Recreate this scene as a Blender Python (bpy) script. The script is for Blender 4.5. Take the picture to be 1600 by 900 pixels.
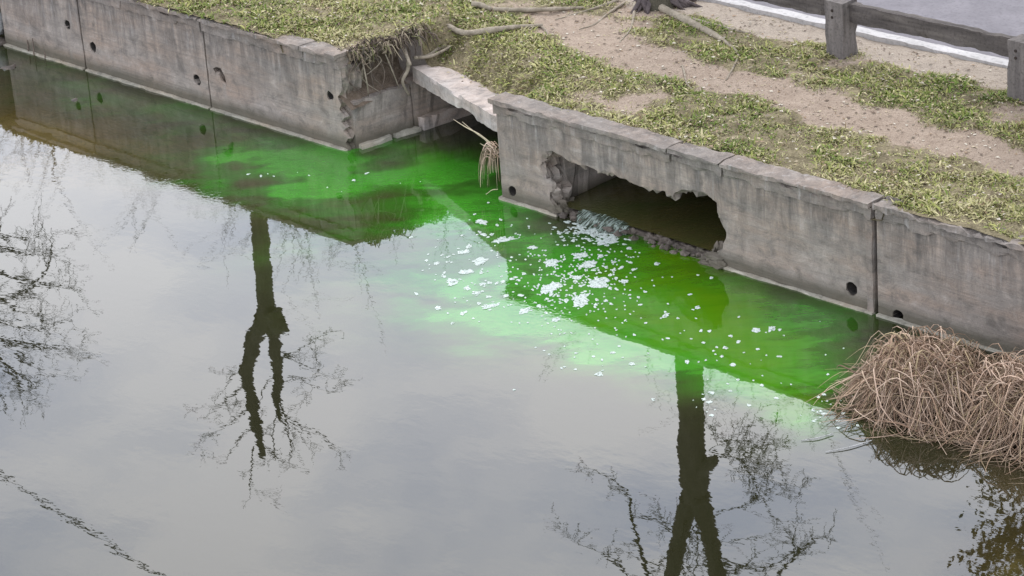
import bpy, bmesh, math, random
import numpy as np
from mathutils import Vector, Matrix, noise
from mathutils.geometry import delaunay_2d_cdt

for o in list(bpy.data.objects): bpy.data.objects.remove(o)
scene = bpy.context.scene
COL = scene.collection
R = math.radians

# ------------------------------------------------------------------ camera
YAW, PITCH, ROLL = 0.82766, 0.39992, -0.07338
CAMPOS = np.array([20.833, -19.100, 10.896])
FPX = 4400.0                                    # focal length in pixels of a 1600 px wide picture
fw = np.array([-math.sin(YAW)*math.cos(PITCH), math.cos(YAW)*math.cos(PITCH), -math.sin(PITCH)])
_r = np.array([math.cos(YAW), math.sin(YAW), 0.0]); _u = np.cross(_r, fw)
rt = math.cos(ROLL)*_r + math.sin(ROLL)*_u
up = -math.sin(ROLL)*_r + math.cos(ROLL)*_u
cam = bpy.data.cameras.new('camera'); camo = bpy.data.objects.new('camera', cam); COL.objects.link(camo)
M = Matrix(((rt[0], up[0], -fw[0], CAMPOS[0]), (rt[1], up[1], -fw[1], CAMPOS[1]),
            (rt[2], up[2], -fw[2], CAMPOS[2]), (0, 0, 0, 1)))
camo.matrix_world = M
cam.sensor_width = 36.0; cam.lens = FPX/1600*36; cam.clip_start = 0.5; cam.clip_end = 2000
scene.camera = camo

# ------------------------------------------------------------------ sky, sun, exposure
SUN_EL, SUN_AZ = R(48), R(318)                  # azimuth: clockwise from +Y
world = bpy.data.worlds.new('World'); scene.world = world; world.use_nodes = True
wn = world.node_tree.nodes; wl = world.node_tree.links; wn.clear()
sky = wn.new('ShaderNodeTexSky'); sky.sky_type = 'NISHITA'; sky.sun_disc = False
sky.sun_elevation = SUN_EL; sky.sun_rotation = SUN_AZ; sky.dust_density = 3.0; sky.air_density = 1.0
hs = wn.new('ShaderNodeHueSaturation'); hs.inputs['Saturation'].default_value = 0.22
tc = wn.new('ShaderNodeTexCoord'); mp = wn.new('ShaderNodeMapping'); mp.inputs['Scale'].default_value = (1, 1, 2.6)
nz = wn.new('ShaderNodeTexNoise'); nz.inputs['Scale'].default_value = 6.5; nz.inputs['Detail'].default_value = 6; nz.inputs['Roughness'].default_value = .55
cr = wn.new('ShaderNodeValToRGB')
cr.color_ramp.elements[0].position = 0.40; cr.color_ramp.elements[0].color = (0.70, 0.745, 0.84, 1)
cr.color_ramp.elements[1].position = 0.61; cr.color_ramp.elements[1].color = (1.13, 1.10, 1.05, 1)
mul = wn.new('ShaderNodeMixRGB'); mul.blend_type = 'MULTIPLY'; mul.inputs[0].default_value = 1
flat = wn.new('ShaderNodeMixRGB'); flat.inputs[0].default_value = 0.66; flat.inputs[2].default_value = (8.3, 8.6, 9.5, 1)
bg = wn.new('ShaderNodeBackground'); bg.inputs['Strength'].default_value = 0.15
wo = wn.new('ShaderNodeOutputWorld')
wl.new(sky.outputs[0], hs.inputs['Color']); wl.new(hs.outputs[0], flat.inputs[1])
wl.new(tc.outputs['Generated'], mp.inputs[0]); wl.new(mp.outputs[0], nz.inputs['Vector'])
wl.new(nz.outputs['Fac'], cr.inputs[0]); wl.new(flat.outputs[0], mul.inputs[1]); wl.new(cr.outputs[0], mul.inputs[2])
wl.new(mul.outputs[0], bg.inputs[0]); wl.new(bg.outputs[0], wo.inputs[0])
sl = bpy.data.lights.new('sun', 'SUN'); sl.energy = 0.6; sl.angle = R(22); sl.color = (1.0, 0.95, 0.88)
so = bpy.data.objects.new('sun', sl); COL.objects.link(so)
sd = Vector((math.sin(SUN_AZ)*math.cos(SUN_EL), math.cos(SUN_AZ)*math.cos(SUN_EL), math.sin(SUN_EL)))
so.rotation_euler = (-sd).to_track_quat('-Z', 'Y').to_euler()
scene.view_settings.view_transform = 'Standard'; scene.view_settings.look = 'None'
scene.view_settings.exposure = 0.95; scene.view_settings.gamma = 1.0
scene.view_settings.use_curve_mapping = False

# ------------------------------------------------------------------ measuring helpers
def ray(px, py): return CAMPOS, fw + rt*(px-800)/FPX - up*(py-450)/FPX
def onp(px, py, ax, v):
    c, d = ray(px, py); return c + d*(v-c[ax])/d[ax]
def onz(px, py, z): return onp(px, py, 2, z)
def refl(px, py, Y):                            # a point seen mirrored in the water, at depth Y
    c, d = ray(px, py); P = c - d*c[2]/d[2]; e = d*np.array([1, 1, -1.0]); return P + e*(Y-P[1])/e[1]
def proj(P):
    d = np.asarray(P, float) - CAMPOS; z = d@fw
    return 800+FPX*(d@rt)/z, 450-FPX*(d@up)/z

_rng = np.random.RandomState(7)
_tab = _rng.rand(256, 256)
def vn(x, y):                                   # value noise 0..1
    x = np.asarray(x, float); y = np.asarray(y, float)
    xi = np.floor(x).astype(int); yi = np.floor(y).astype(int); fx = x-xi; fy = y-yi
    fx = fx*fx*(3-2*fx); fy = fy*fy*(3-2*fy)
    t = lambda a, b: _tab[a % 256, b % 256]
    return (t(xi, yi)*(1-fx)+t(xi+1, yi)*fx)*(1-fy)+(t(xi, yi+1)*(1-fx)+t(xi+1, yi+1)*fx)*fy
def fbm(x, y, o=4):
    s = 0; a = .5
    for i in range(o): s = s+a*vn(x*2**i+17*i, y*2**i+5*i); a *= .5
    return s/(1-.5**o)
def sst(a, b, x):
    t = np.clip((np.asarray(x, float)-a)/(b-a), 0, 1); return t*t*(3-2*t)

# ------------------------------------------------------------------ materials
def srgb(r, g, b):
    f = lambda c: c/12.92 if c <= .04045 else ((c+.055)/1.055)**2.4
    return (f(r/255), f(g/255), f(b/255), 1)
class NT:
    def __init__(s, name):
        s.m = bpy.data.materials.new(name); s.m.use_nodes = True; s.n = s.m.node_tree.nodes; s.l = s.m.node_tree.links
        s.n.clear(); s.out = s.n.new('ShaderNodeOutputMaterial')
    def a(s, t, **k):
        nd = s.n.new(t)
        for kk, v in k.items():
            if kk in nd.inputs: nd.inputs[kk].default_value = v
            else: setattr(nd, kk, v)
        return nd
    def lk(s, a, b): s.l.new(a, b)
    def pos(s, scale=(1, 1, 1), obj=False):
        if obj: src = s.a('ShaderNodeTexCoord').outputs['Object']
        else: src = s.a('ShaderNodeNewGeometry').outputs['Position']
        mp = s.a('ShaderNodeMapping'); mp.inputs['Scale'].default_value = scale; s.lk(src, mp.inputs[0]); return mp.outputs[0]
    def posr(s, scale):                             # world position turned to the flow direction
        src = s.a('ShaderNodeNewGeometry').outputs['Position']
        m1 = s.a('ShaderNodeMapping'); m1.inputs['Rotation'].default_value = (0, 0, -.828); s.lk(src, m1.inputs[0])
        m2_ = s.a('ShaderNodeMapping'); m2_.inputs['Scale'].default_value = scale; s.lk(m1.outputs[0], m2_.inputs[0]); return m2_.outputs[0]
    def noise(s, vec, sc, det=4, rough=.55, dist=0):
        t = s.a('ShaderNodeTexNoise'); t.inputs['Scale'].default_value = sc; t.inputs['Detail'].default_value = det
        t.inputs['Roughness'].default_value = rough; t.inputs['Distortion'].default_value = dist; s.lk(vec, t.inputs['Vector']); return t.outputs['Fac']
    def ramp(s, fac, stops):
        r = s.a('ShaderNodeValToRGB'); e = r.color_ramp.elements
        while len(e) < len(stops): e.new(0.5)
        for i, (p, c) in enumerate(stops):
            e[i].position = p; e[i].color = c if len(c) == 4 else (*c, 1)
        s.lk(fac, r.inputs[0]); return r.outputs[0]
    def mix(s, fac, a, b, mode='MIX'):
        m = s.a('ShaderNodeMixRGB'); m.blend_type = mode
        for i, v in ((0, fac), (1, a), (2, b)):
            if hasattr(v, 'links'): s.lk(v, m.inputs[i])
            else: m.inputs[i].default_value = v if i == 0 else (v if len(v) == 4 else (*v, 1))
        return m.outputs[0]
    def math(s, op, a, b=0.0, clamp=False):
        m = s.a('ShaderNodeMath'); m.operation = op; m.use_clamp = clamp
        for i, v in ((0, a), (1, b)):
            if hasattr(v, 'links'): s.lk(v, m.inputs[i])
            else: m.inputs[i].default_value = v
        return m.outputs[0]
    def bump(s, h, strength, dist):
        b = s.a('ShaderNodeBump'); b.inputs['Strength'].default_value = strength; b.inputs['Distance'].default_value = dist
        s.lk(h, b.inputs['Height']); return b.outputs[0]
    def fin(s, col, rough=.85, nrm=None, spec=.25):
        p = s.a('ShaderNodeBsdfPrincipled')
        if hasattr(col, 'links'): s.lk(col, p.inputs['Base Color'])
        else: p.inputs['Base Color'].default_value = col if len(col) == 4 else (*col, 1)
        if hasattr(rough, 'links'): s.lk(rough, p.inputs['Roughness'])
        else: p.inputs['Roughness'].default_value = rough
        p.inputs['Specular IOR Level'].default_value = spec
        if nrm is not None: s.lk(nrm, p.inputs['Normal'])
        s.lk(p.outputs[0], s.out.inputs[0]); return s.m
def g3(v): return (v, v, v, 1)

def concrete(name, base, streak=.9, lines=.7, drips=()):
    t = NT(name)
    P = t.pos()
    big = t.noise(P, 1.1, 5, .6)
    col = t.mix(big, tuple(c*.72 for c in base), tuple(min(1, c*1.28) for c in base))
    warm = t.noise(t.pos((.7, .7, 2.5)), 1.7, 4)
    col = t.mix(t.ramp(warm, [(.4, g3(0)), (.68, g3(1))]), col, t.mix(1.0, col, (1.10, .97, .88), 'MULTIPLY'))
    mot = t.noise(t.pos((1, 1, 1.3)), 4.6, 9, .72, .5)
    col = t.mix(t.ramp(mot, [(.34, g3(.85)), (.50, g3(0))]), col, tuple(c*.50 for c in base))
    col = t.mix(t.ramp(mot, [(.54, g3(0)), (.70, g3(.75))]), col, tuple(min(1, c*1.50) for c in base))
    # rain streaks under the coping and a grimy upper band
    sx = t.a('ShaderNodeSeparateXYZ'); t.lk(t.a('ShaderNodeNewGeometry').outputs['Position'], sx.inputs[0])
    st = t.noise(t.pos((1, 1, .16)), 6.5, 7, .72, .35)
    zz = t.a('ShaderNodeMapRange'); zz.inputs['From Min'].default_value = .12; zz.inputs['From Max'].default_value = 1.02
    t.lk(sx.outputs['Z'], zz.inputs['Value'])
    edge = t.math('ADD', zz.outputs[0], t.math('MULTIPLY', t.math('SUBTRACT', big, .5), 1.4), True)
    sf = t.math('MULTIPLY', t.ramp(st, [(.38, g3(0)), (.62, g3(1))]), edge)
    col = t.mix(t.math('MULTIPLY', sf, streak), col, (.075, .07, .066))
    pale = t.noise(t.pos((1, 1, .14)), 14, 3, .6)
    col = t.mix(t.math('MULTIPLY', t.ramp(pale, [(.58, g3(0)), (.74, g3(.55))]), edge), col, (.40, .38, .36))
    # horizontal shutter-board marks
    bl = t.noise(t.pos((.25, .25, 9)), 3.2, 4, .6)
    col = t.mix(t.math('MULTIPLY', t.ramp(bl, [(.50, g3(0)), (.62, g3(1))]), lines*.55), col, tuple(c*.62 for c in base))
    if drips:                                       # lime and rust runs under the weep holes
        wob = t.math('MULTIPLY', t.math('SUBTRACT', t.noise(t.pos((1, 1, 3)), 7, 3), .5), .07)
        xw = t.math('ADD', sx.outputs['X'], wob); tot = None
        for (hx, hz_) in drips:
            m1 = t.a('ShaderNodeMapRange'); m1.inputs['From Min'].default_value = .055; m1.inputs['From Max'].default_value = .015; t.lk(t.math('ABSOLUTE', t.math('SUBTRACT', xw, hx)), m1.inputs['Value'])
            m2_ = t.a('ShaderNodeMapRange'); m2_.inputs['From Min'].default_value = hz_-.02; m2_.inputs['From Max'].default_value = hz_-.07; t.lk(sx.outputs['Z'], m2_.inputs['Value'])
            k = t.math('MULTIPLY', m1.outputs[0], m2_.outputs[0]); tot = k if tot is None else t.math('ADD', tot, k, True)
        col = t.mix(t.math('MULTIPLY', tot, t.ramp(pale, [(.35, g3(.15)), (.6, g3(.85))])), col, t.mix(st, (.13, .085, .055), (.46, .43, .39)))
    # fine speckle and pits, damp foot
    sp = t.noise(P, 55, 4, .7)
    col = t.mix(t.ramp(sp, [(.30, g3(.6)), (.45, g3(0))]), col, tuple(c*.45 for c in base))
    col = t.mix(t.ramp(sp, [(.60, g3(0)), (.78, g3(.4))]), col, tuple(min(1, c*1.6) for c in base))
    wet = t.a('ShaderNodeMapRange'); wet.inputs['From Min'].default_value = .16; wet.inputs['From Max'].default_value = .03
    t.lk(t.math('ADD', sx.outputs['Z'], t.math('MULTIPLY', big, -.10)), wet.inputs['Value'])
    col = t.mix(t.math('MULTIPLY', wet.outputs[0], .8 if lines > .3 else .12), col, (.085, .078, .055))
    h = t.math('ADD', t.math('MULTIPLY', sp, .5), t.math('MULTIPLY', bl, .8))
    h = t.math('ADD', h, t.math('MULTIPLY', mot, 1.2))
    return t.fin(col, .9, t.bump(h, .6, .014), .2)
M_conc = concrete('weathered_concrete', (.298, .262, .227), drips=((-7.83, .54), (-7.33, .34), (-5.25, .31), (-4.72, .40), (-2.76, .61), (.16, .12), (4.83, .19)))
M_slab = concrete('pale_concrete', (.44, .395, .36), .25, .2)
M_cop = concrete('coping_concrete', (.255, .224, .195), .45, .2)
M_ledge = concrete('limed_concrete', (.37, .35, .29), 0, .2)

def mat_simple(name, c1, c2, sc, rough=.9, bumpd=.01, stretch=(1, 1, 1), det=5, obj=False, spots=None, spec=.2):
    t = NT(name); P = t.pos(stretch, obj); f = t.noise(P, sc, det, .6)
    col = t.mix(t.ramp(f, [(.32, g3(0)), (.68, g3(1))]), c1, c2)
    f2 = t.noise(t.pos((1, 1, 1), obj), sc*6, 3, .7)
    col = t.mix(t.ramp(f2, [(.3, g3(.5)), (.5, g3(0))]), col, spots or tuple(c*.4 for c in c1))
    return t.fin(col, rough, t.bump(t.math('ADD', f, t.math('MULTIPLY', f2, .5)), .7, bumpd), spec)
M_soil = mat_simple('bank_soil', (.10, .075, .052), (.21, .165, .125), 9, .95, .03)
M_thatch = mat_simple('shaded_thatch', (.018, .012, .008), (.075, .05, .034), 16, .95, .05)  # thatch tone taken near black to paint shade between the reed stalks
M_bark = mat_simple('tree_bark', (.055, .050, .036), (.12, .108, .078), 9, .95, .03, (1, 1, .25))
M_root = mat_simple('pale_root_bark', (.20, .17, .125), (.36, .31, .24), 12, .9, .01)
M_rootd = mat_simple('dark_root_bark', (.085, .065, .055), (.20, .16, .125), 12, .9, .01)
M_stump = mat_simple('purple_grey_bark', (.080, .066, .066), (.17, .14, .135), 11, .95, .03, (1, 1, .4))
M_timber = mat_simple('weathered_timber', (.060, .052, .048), (.135, .118, .105), 5, .85, .008, (.35, 3, 3))
M_post = mat_simple('grey_timber', (.10, .088, .082), (.19, .17, .155), 5, .85, .008, (3, 3, .4))
M_metal = mat_simple('rusty_bolt', (.02, .017, .015), (.05, .035, .028), 40, .6, .002)
M_rock = mat_simple('wet_rubble', (.055, .045, .036), (.17, .14, .115), 8, .7, .02, spec=.4)
M_pale = mat_simple('pale_stone', (.28, .28, .265), (.42, .42, .405), 6, .8, .02)
M_asph = mat_simple('asphalt', (.165, .155, .165), (.215, .202, .213), 4, .9, .004, spots=(.10, .095, .10))
M_kerb = mat_simple('painted_kerb', (.40, .385, .37), (.52, .50, .485), 3, .8, .004)
M_cable = mat_simple('black_cable', (.012, .012, .012), (.03, .03, .03), 20, .6, .002)
M_ever = mat_simple('added_evergreen_leaf', (.020, .025, .011), (.050, .054, .024), 6, .7, .002)
M_holeshade = mat_simple('hole_shade', (.012, .011, .010), (.035, .03, .025), 14, .8, .004)  # near-black colour standing in for shade inside the weep holes
M_twig = mat_simple('twig_bark', (.045, .040, .030), (.085, .075, .055), 10, .95, .005)

def vcol_mat(name, rough=.8, spec=.2, trans=0.0):
    t = NT(name); a = t.a('ShaderNodeVertexColor'); a.layer_name = 'col'
    f = t.noise(t.pos(), 60, 2, .6)
    col = t.mix(1.0, a.outputs[0], t.ramp(f, [(.25, g3(.75)), (.75, g3(1.15))]), 'MULTIPLY')
    m = t.fin(col, rough, None, spec)
    return m
M_grass = vcol_mat('grass_leaf', .75, .25)
M_straw = vcol_mat('dry_straw', .7, .3)

# foam
t = NT('water_foam'); f = t.noise(t.pos(), 90, 3, .6)
fd = t.a('ShaderNodeBsdfDiffuse'); t.lk(t.ramp(f, [(.3, (.36, .44, .38)), (.6, (.56, .60, .57))]), fd.inputs[0]); t.lk(t.bump(f, .6, .004), fd.inputs['Normal'])
ft = t.a('ShaderNodeBsdfTransparent'); fm = t.a('ShaderNodeMixShader')
fh = t.math('ADD', t.noise(t.pos(), 34, 4, .7), t.math('MULTIPLY', f, .25))
t.lk(t.ramp(fh, [(.46, g3(.80)), (.62, g3(.04))]), fm.inputs[0]); t.lk(fd.outputs[0], fm.inputs[1]); t.lk(ft.outputs[0], fm.inputs[2]); t.lk(fm.outputs[0], t.out.inputs[0])
M_foam = t.m
t = NT('falling_water'); f = t.noise(t.pos((1, .22, .22)), 42, 4, .65, .3)
fd = t.a('ShaderNodeBsdfPrincipled'); fd.inputs['Roughness'].default_value = .25; t.lk(t.ramp(f, [(.42, (.05, .08, .045)), (.64, (.34, .40, .36))]), fd.inputs['Base Color']); t.lk(t.bump(f, .8, .02), fd.inputs['Normal'])
ft = t.a('ShaderNodeBsdfTransparent'); fm = t.a('ShaderNodeMixShader')
t.lk(t.ramp(f, [(.36, g3(.75)), (.56, g3(.05))]), fm.inputs[0]); t.lk(fd.outputs[0], fm.inputs[1]); t.lk(ft.outputs[0], fm.inputs[2]); t.lk(fm.outputs[0], t.out.inputs[0])
M_fall = t.m

# ground
t = NT('bank_ground'); a = t.a('ShaderNodeAttribute'); a.attribute_name = 'dirt'
b2 = t.a('ShaderNodeAttribute'); b2.attribute_name = 'sand'
P = t.pos(); f = t.noise(P, 5, 6, .65); f2 = t.noise(P, 38, 4, .7); f3 = t.noise(P, 14, 4, .6)
under = t.mix(t.ramp(t.math('ADD', t.math('MULTIPLY', f, .5), t.math('MULTIPLY', f2, .5)), [(.38, g3(0)), (.62, g3(1))]), (.085, .07, .038), (.29, .245, .15))
dirt = t.mix(t.ramp(f, [(.3, g3(0)), (.7, g3(1))]), (.268, .206, .156), (.372, .296, .230))
dirt = t.mix(t.ramp(f2, [(.34, g3(.75)), (.46, g3(0))]), dirt, (.14, .105, .075))
dirt = t.mix(t.ramp(f2, [(.60, g3(0)), (.72, g3(.6))]), dirt, (.42, .36, .30))
sand = t.mix(f, (.31, .258, .205), (.41, .348, .285))
sand = t.mix(t.ramp(f3, [(.32, g3(.6)), (.44, g3(0))]), sand, (.20, .16, .13))
col = t.mix(t.ramp(t.math('ADD', a.outputs['Fac'], t.math('MULTIPLY', t.math('SUBTRACT', f3, .5), .8)), [(.35, g3(0)), (.6, g3(1))]), under, dirt)
col = t.mix(t.ramp(t.math('ADD', b2.outputs['Fac'], t.math('MULTIPLY', t.math('SUBTRACT', f3, .5), .5)), [(.4, g3(0)), (.6, g3(1))]), col, sand)
M_ground = t.fin(col, .95, t.bump(t.math('ADD', f2, t.math('MULTIPLY', f3, 2.0)), .8, .02), .15)

# river bed
t = NT('river_bed'); P = t.pos(); f = t.noise(P, 3, 6, .65, .6); f2 = t.noise(t.pos((1, 2.2, 1)), 9, 4, .6, 1.0)
col = t.mix(t.ramp(f, [(.3, g3(0)), (.65, g3(1))]), (.22, .145, .065), (.55, .40, .22))
col = t.mix(t.ramp(f2, [(.48, g3(0)), (.62, g3(.8))]), col, (.12, .13, .035))
M_bed = t.fin(col, .95, t.bump(f2, .5, .03), .1)

# water: mirror-smooth skin over a turbid, dye-stained body
def water_mat():
    t = NT('dyed_water')
    P = t.pos()
    at = lambda n: (lambda q: (setattr(q, 'attribute_name', n), q.outputs['Fac'])[1])(t.a('ShaderNodeAttribute'))
    dye, vivid, clear, churn, brown = at('dye'), at('vivid'), at('clear'), at('churn'), at('brown')
    flow = t.noise(t.posr((.7, 2.6, 1)), 2.0, 6, .66, .9)
    fine = t.noise(t.posr((1, 3.0, 1)), 6, 5, .66, .9)
    d = t.math('ADD', dye, t.math('MULTIPLY', t.math('MULTIPLY', t.math('SUBTRACT', flow, .5), 1.1), t.math('MULTIPLY', dye, t.math('SUBTRACT', 1.25, dye))), True)
    d = t.math('ADD', d, t.math('MULTIPLY', t.math('MULTIPLY', t.math('SUBTRACT', fine, .5), .9), dye), True)
    base = t.mix(t.math('MULTIPLY', brown, t.math('ADD', .35, t.math('MULTIPLY', fine, 1.3)), True), (.0145, .0145, .006), (.105, .076, .030))
    col = t.mix(t.ramp(d, [(0, g3(0)), (.48, g3(1))]), base, t.ramp(d, [(0, (.038, .042, .013)), (.3, (.034, .058, .012)), (.65, (.026, .095, .009)), (1, (.040, .205, .014))]))
    col = t.mix(vivid, col, t.mix(flow, (.034, .140, .0015), (.105, .185, .0015)))
    body = t.a('ShaderNodeBsdfDiffuse'); t.lk(col, body.inputs[0])
    tr = t.a('ShaderNodeBsdfTransparent'); tr.inputs[0].default_value = (.80, .84, .55, 1)
    mb = t.a('ShaderNodeMixShader'); t.lk(t.math('MULTIPLY', clear, t.math('SUBTRACT', 1.0, t.math('MULTIPLY', d, .8)), True), mb.inputs[0])
    t.lk(body.outputs[0], mb.inputs[1]); t.lk(tr.outputs[0], mb.inputs[2])
    h1 = t.noise(t.pos((1.0, 1.6, 1)), 3.0, 3, .5)
    h2 = t.noise(t.pos((1.3, 1.3, 1)), 15, 2, .5, .5)
    hh = t.math('ADD', h1, t.math('MULTIPLY', h2, t.math('ADD', .035, t.math('MULTIPLY', churn, 8.0))))
    nb = t.bump(hh, 1.0, .0006)
    fr = t.a('ShaderNodeFresnel'); fr.inputs['IOR'].default_value = 1.33; t.lk(nb, fr.inputs['Normal'])
    fac = t.math('MULTIPLY', fr.outputs[0], 1.74, True)
    gl = t.a('ShaderNodeBsdfGlossy'); gl.inputs['Roughness'].default_value = .012; gl.inputs[0].default_value = (.97, .98, 1, 1)
    t.lk(nb, gl.inputs['Normal'])
    ms = t.a('ShaderNodeMixShader'); t.lk(fac, ms.inputs[0]); t.lk(mb.outputs[0], ms.inputs[1]); t.lk(gl.outputs[0], ms.inputs[2])
    t.lk(ms.outputs[0], t.out.inputs[0]); return t.m
M_water = water_mat()

# ------------------------------------------------------------------ mesh helpers
def link(name, me, mat, parent=None):
    o = bpy.data.objects.new(name, me); COL.objects.link(o)
    if mat is not None and len(me.materials) == 0: me.materials.append(mat)
    if parent is not None: o.parent = parent
    return o
def tag(o, label=None, cat=None, group=None, kind=None):
    for k, v in (('label', label), ('category', cat), ('group', group), ('kind', kind)):
        if v: o[k] = v
    return o
def empty(name, loc, label, cat, group=None):
    o = bpy.data.objects.new(name, None); COL.objects.link(o); o.location = loc; o.empty_display_size = .1
    return tag(o, label, cat, group)
class MB:
    def __init__(s): s.v = []; s.f = []; s.c = []
    def add(s, vs, fs, col=None):
        n = len(s.v); s.v += [tuple(v) for v in vs]; s.f += [tuple(i+n for i in f) for f in fs]
        s.c += [col or (1, 1, 1)]*len(vs); return s
    def tube(s, pts, rad, n=6, col=None, cap=True):
        pts = [Vector(p) for p in pts]; vs = []; fs = []
        prev = None
        for i, p in enumerate(pts):
            a = pts[max(i-1, 0)]; b = pts[min(i+1, len(pts)-1)]; d = (b-a)
            if d.length < 1e-7: d = Vector((0, 0, 1))
            d.normalize()
            if prev is None: x = d.orthogonal().normalized()
            else:
                x = prev - d*prev.dot(d)
                x = x.normalized() if x.length > 1e-5 else d.orthogonal().normalized()
            prev = x; y = d.cross(x)
            for k in range(n):
                w = 2*math.pi*k/n; vs.append(p+(x*math.cos(w)+y*math.sin(w))*rad[i])
        for i in range(len(pts)-1):
            for k in range(n):
                k2 = (k+1) % n; fs.append((i*n+k, i*n+k2, (i+1)*n+k2, (i+1)*n+k))
        if cap: fs.append(tuple(range(n-1, -1, -1))); fs.append(tuple((len(pts)-1)*n+k for k in range(n)))
        return s.add(vs, fs, col)
    def box(s, lo, hi):
        (a, b, c), (d, e, f) = lo, hi
        return s.add([(a,b,c),(d,b,c),(d,e,c),(a,e,c),(a,b,f),(d,b,f),(d,e,f),(a,e,f)],
                     [(0,3,2,1),(4,5,6,7),(0,1,5,4),(1,2,6,5),(2,3,7,6),(3,0,4,7)])
    def build(s, name, mat, parent=None, smooth=False, color=False):
        me = bpy.data.meshes.new(name); off = Vector(parent.location) if parent is not None else Vector()
        if parent is not None and parent.parent is not None: off = off + Vector(parent.parent.location)
        me.from_pydata([tuple(Vector(v)-off) for v in s.v], [], s.f); me.update()
        if color:
            ca = me.color_attributes.new('col', 'FLOAT_COLOR', 'POINT')
            ca.data.foreach_set('color', np.array([(*c, 1) for c in s.c], np.float32).ravel())
        if smooth: me.polygons.foreach_set('use_smooth', [True]*len(me.polygons))
        return link(name, me, mat, parent)
def ncol(p, s, seed=0): return noise.noise(Vector(p)*s+Vector((seed*7.3, seed*3.1, seed*1.7)))
def bar(lo, hi, axis, seed, step=.08, jit=.008, chip=.0, nd=3):
    """A worn bar of masonry or timber: a box lofted along an axis, its edges and faces uneven."""
    mb = MB(); L = hi[axis]-lo[axis]; n = max(2, int(L/step)); o = [i for i in range(3) if i != axis]
    vs = []; ring = []
    for (u, v) in [(i/nd, 0) for i in range(nd)]+[(1, i/nd) for i in range(nd)]+[(1-i/nd, 1) for i in range(nd)]+[(0, 1-i/nd) for i in range(nd)]:
        ring.append((u, v))
    m = len(ring)
    for i in range(n+1):
        for (u, v) in ring:
            p = [0, 0, 0]; p[axis] = lo[axis]+L*i/n
            p[o[0]] = lo[o[0]]+(hi[o[0]]-lo[o[0]])*u; p[o[1]] = lo[o[1]]+(hi[o[1]]-lo[o[1]])*v
            q = Vector(p); corner = (u in (0, 1)) and (v in (0, 1))
            k = jit*(1.0+.8*corner)
            q += noise.noise_vector(q*6+Vector((seed, 0, 0)))*k + noise.noise_vector(q*19+Vector((seed, 5, 0)))*k*.7
            if chip and corner:
                w = max(0, ncol(q, 4.5, seed)-.12)*chip
                q[o[0]] += w*(1 if u == 0 else -1); q[o[1]] += w*(1 if v == 0 else -1)
            vs.append(tuple(q))
    fs = []
    for i in range(n):
        for k in range(m):
            k2 = (k+1) % m; fs.append((i*m+k, i*m+k2, (i+1)*m+k2, (i+1)*m+k))
    fs.append(tuple(range(m-1, -1, -1))); fs.append(tuple(n*m+k for k in range(m)))
    mb.add(vs, fs); return mb
def fixn(o):
    bm = bmesh.new(); bm.from_mesh(o.data); bmesh.ops.recalc_face_normals(bm, faces=bm.faces); bm.to_mesh(o.data); bm.free(); return o
def rock(mb, c, r, seed, sq=(1, 1, .7)):
    bm = bmesh.new(); bmesh.ops.create_icosphere(bm, subdivisions=1 if r < .055 else 2, radius=1)
    vs = []
    for v in bm.verts:
        d = v.co.normalized(); k = 1+.55*ncol(d, 1.3, seed)+.45*ncol(d, 3.1, seed+4)
        q = Vector((d.x*sq[0], d.y*sq[1], d.z*sq[2]))*k*r
        vs.append(Vector(c)+q)
    mb.add(vs, [tuple(v.index for v in f.verts) for f in bm.faces]); bm.free(); return mb
def gridmesh(name, xs, ys, zf, mat, attrs=None, keep=None, smooth=True, parent=None):
    X, Y = np.meshgrid(xs, ys); Z = zf(X, Y); nx, ny = len(xs), len(ys)
    co = np.stack([X, Y, Z], -1).reshape(-1, 3)
    idx = np.arange(nx*ny).reshape(ny, nx)
    q = np.stack([idx[:-1, :-1], idx[:-1, 1:], idx[1:, 1:], idx[1:, :-1]], -1).reshape(-1, 4)
    if keep is not None:
        cx = co[q].mean(1); q = q[keep(cx[:, 0], cx[:, 1])]
        used = np.zeros(nx*ny, bool); used[q.ravel()] = True
        mp_ = np.cumsum(used)-1; co = co[used]; q = mp_[q]
    me = bpy.data.meshes.new(name); me.vertices.add(len(co)); me.vertices.foreach_set('co', co.astype(np.float32).ravel())
    me.loops.add(q.size); me.loops.foreach_set('vertex_index', q.astype(np.int32).ravel())
    me.polygons.add(len(q)); me.polygons.foreach_set('loop_start', np.arange(0, q.size, 4, dtype=np.int32))
    me.polygons.foreach_set('use_smooth', np.full(len(q), smooth)); me.update(); me.validate()
    if attrs:
        for k, fn in attrs.items():
            at = me.attributes.new(k, 'FLOAT', 'POINT'); at.data.foreach_set('value', np.asarray(fn(co[:, 0], co[:, 1]), np.float32))
    return link(name, me, mat, parent)

# ------------------------------------------------------------------ inlet and slab layout
SA = np.array([-2.42, .97]); SB = np.array([.10, .07])           # front edge of the lid slab in plan
sdir = (SB-SA)/np.linalg.norm(SB-SA); snor = np.array([-sdir[1], sdir[0]])
def slab_d(x, y): return (x-SA[0])*snor[0]+(y-SA[1])*snor[1]     # distance behind the slab's front edge

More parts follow.
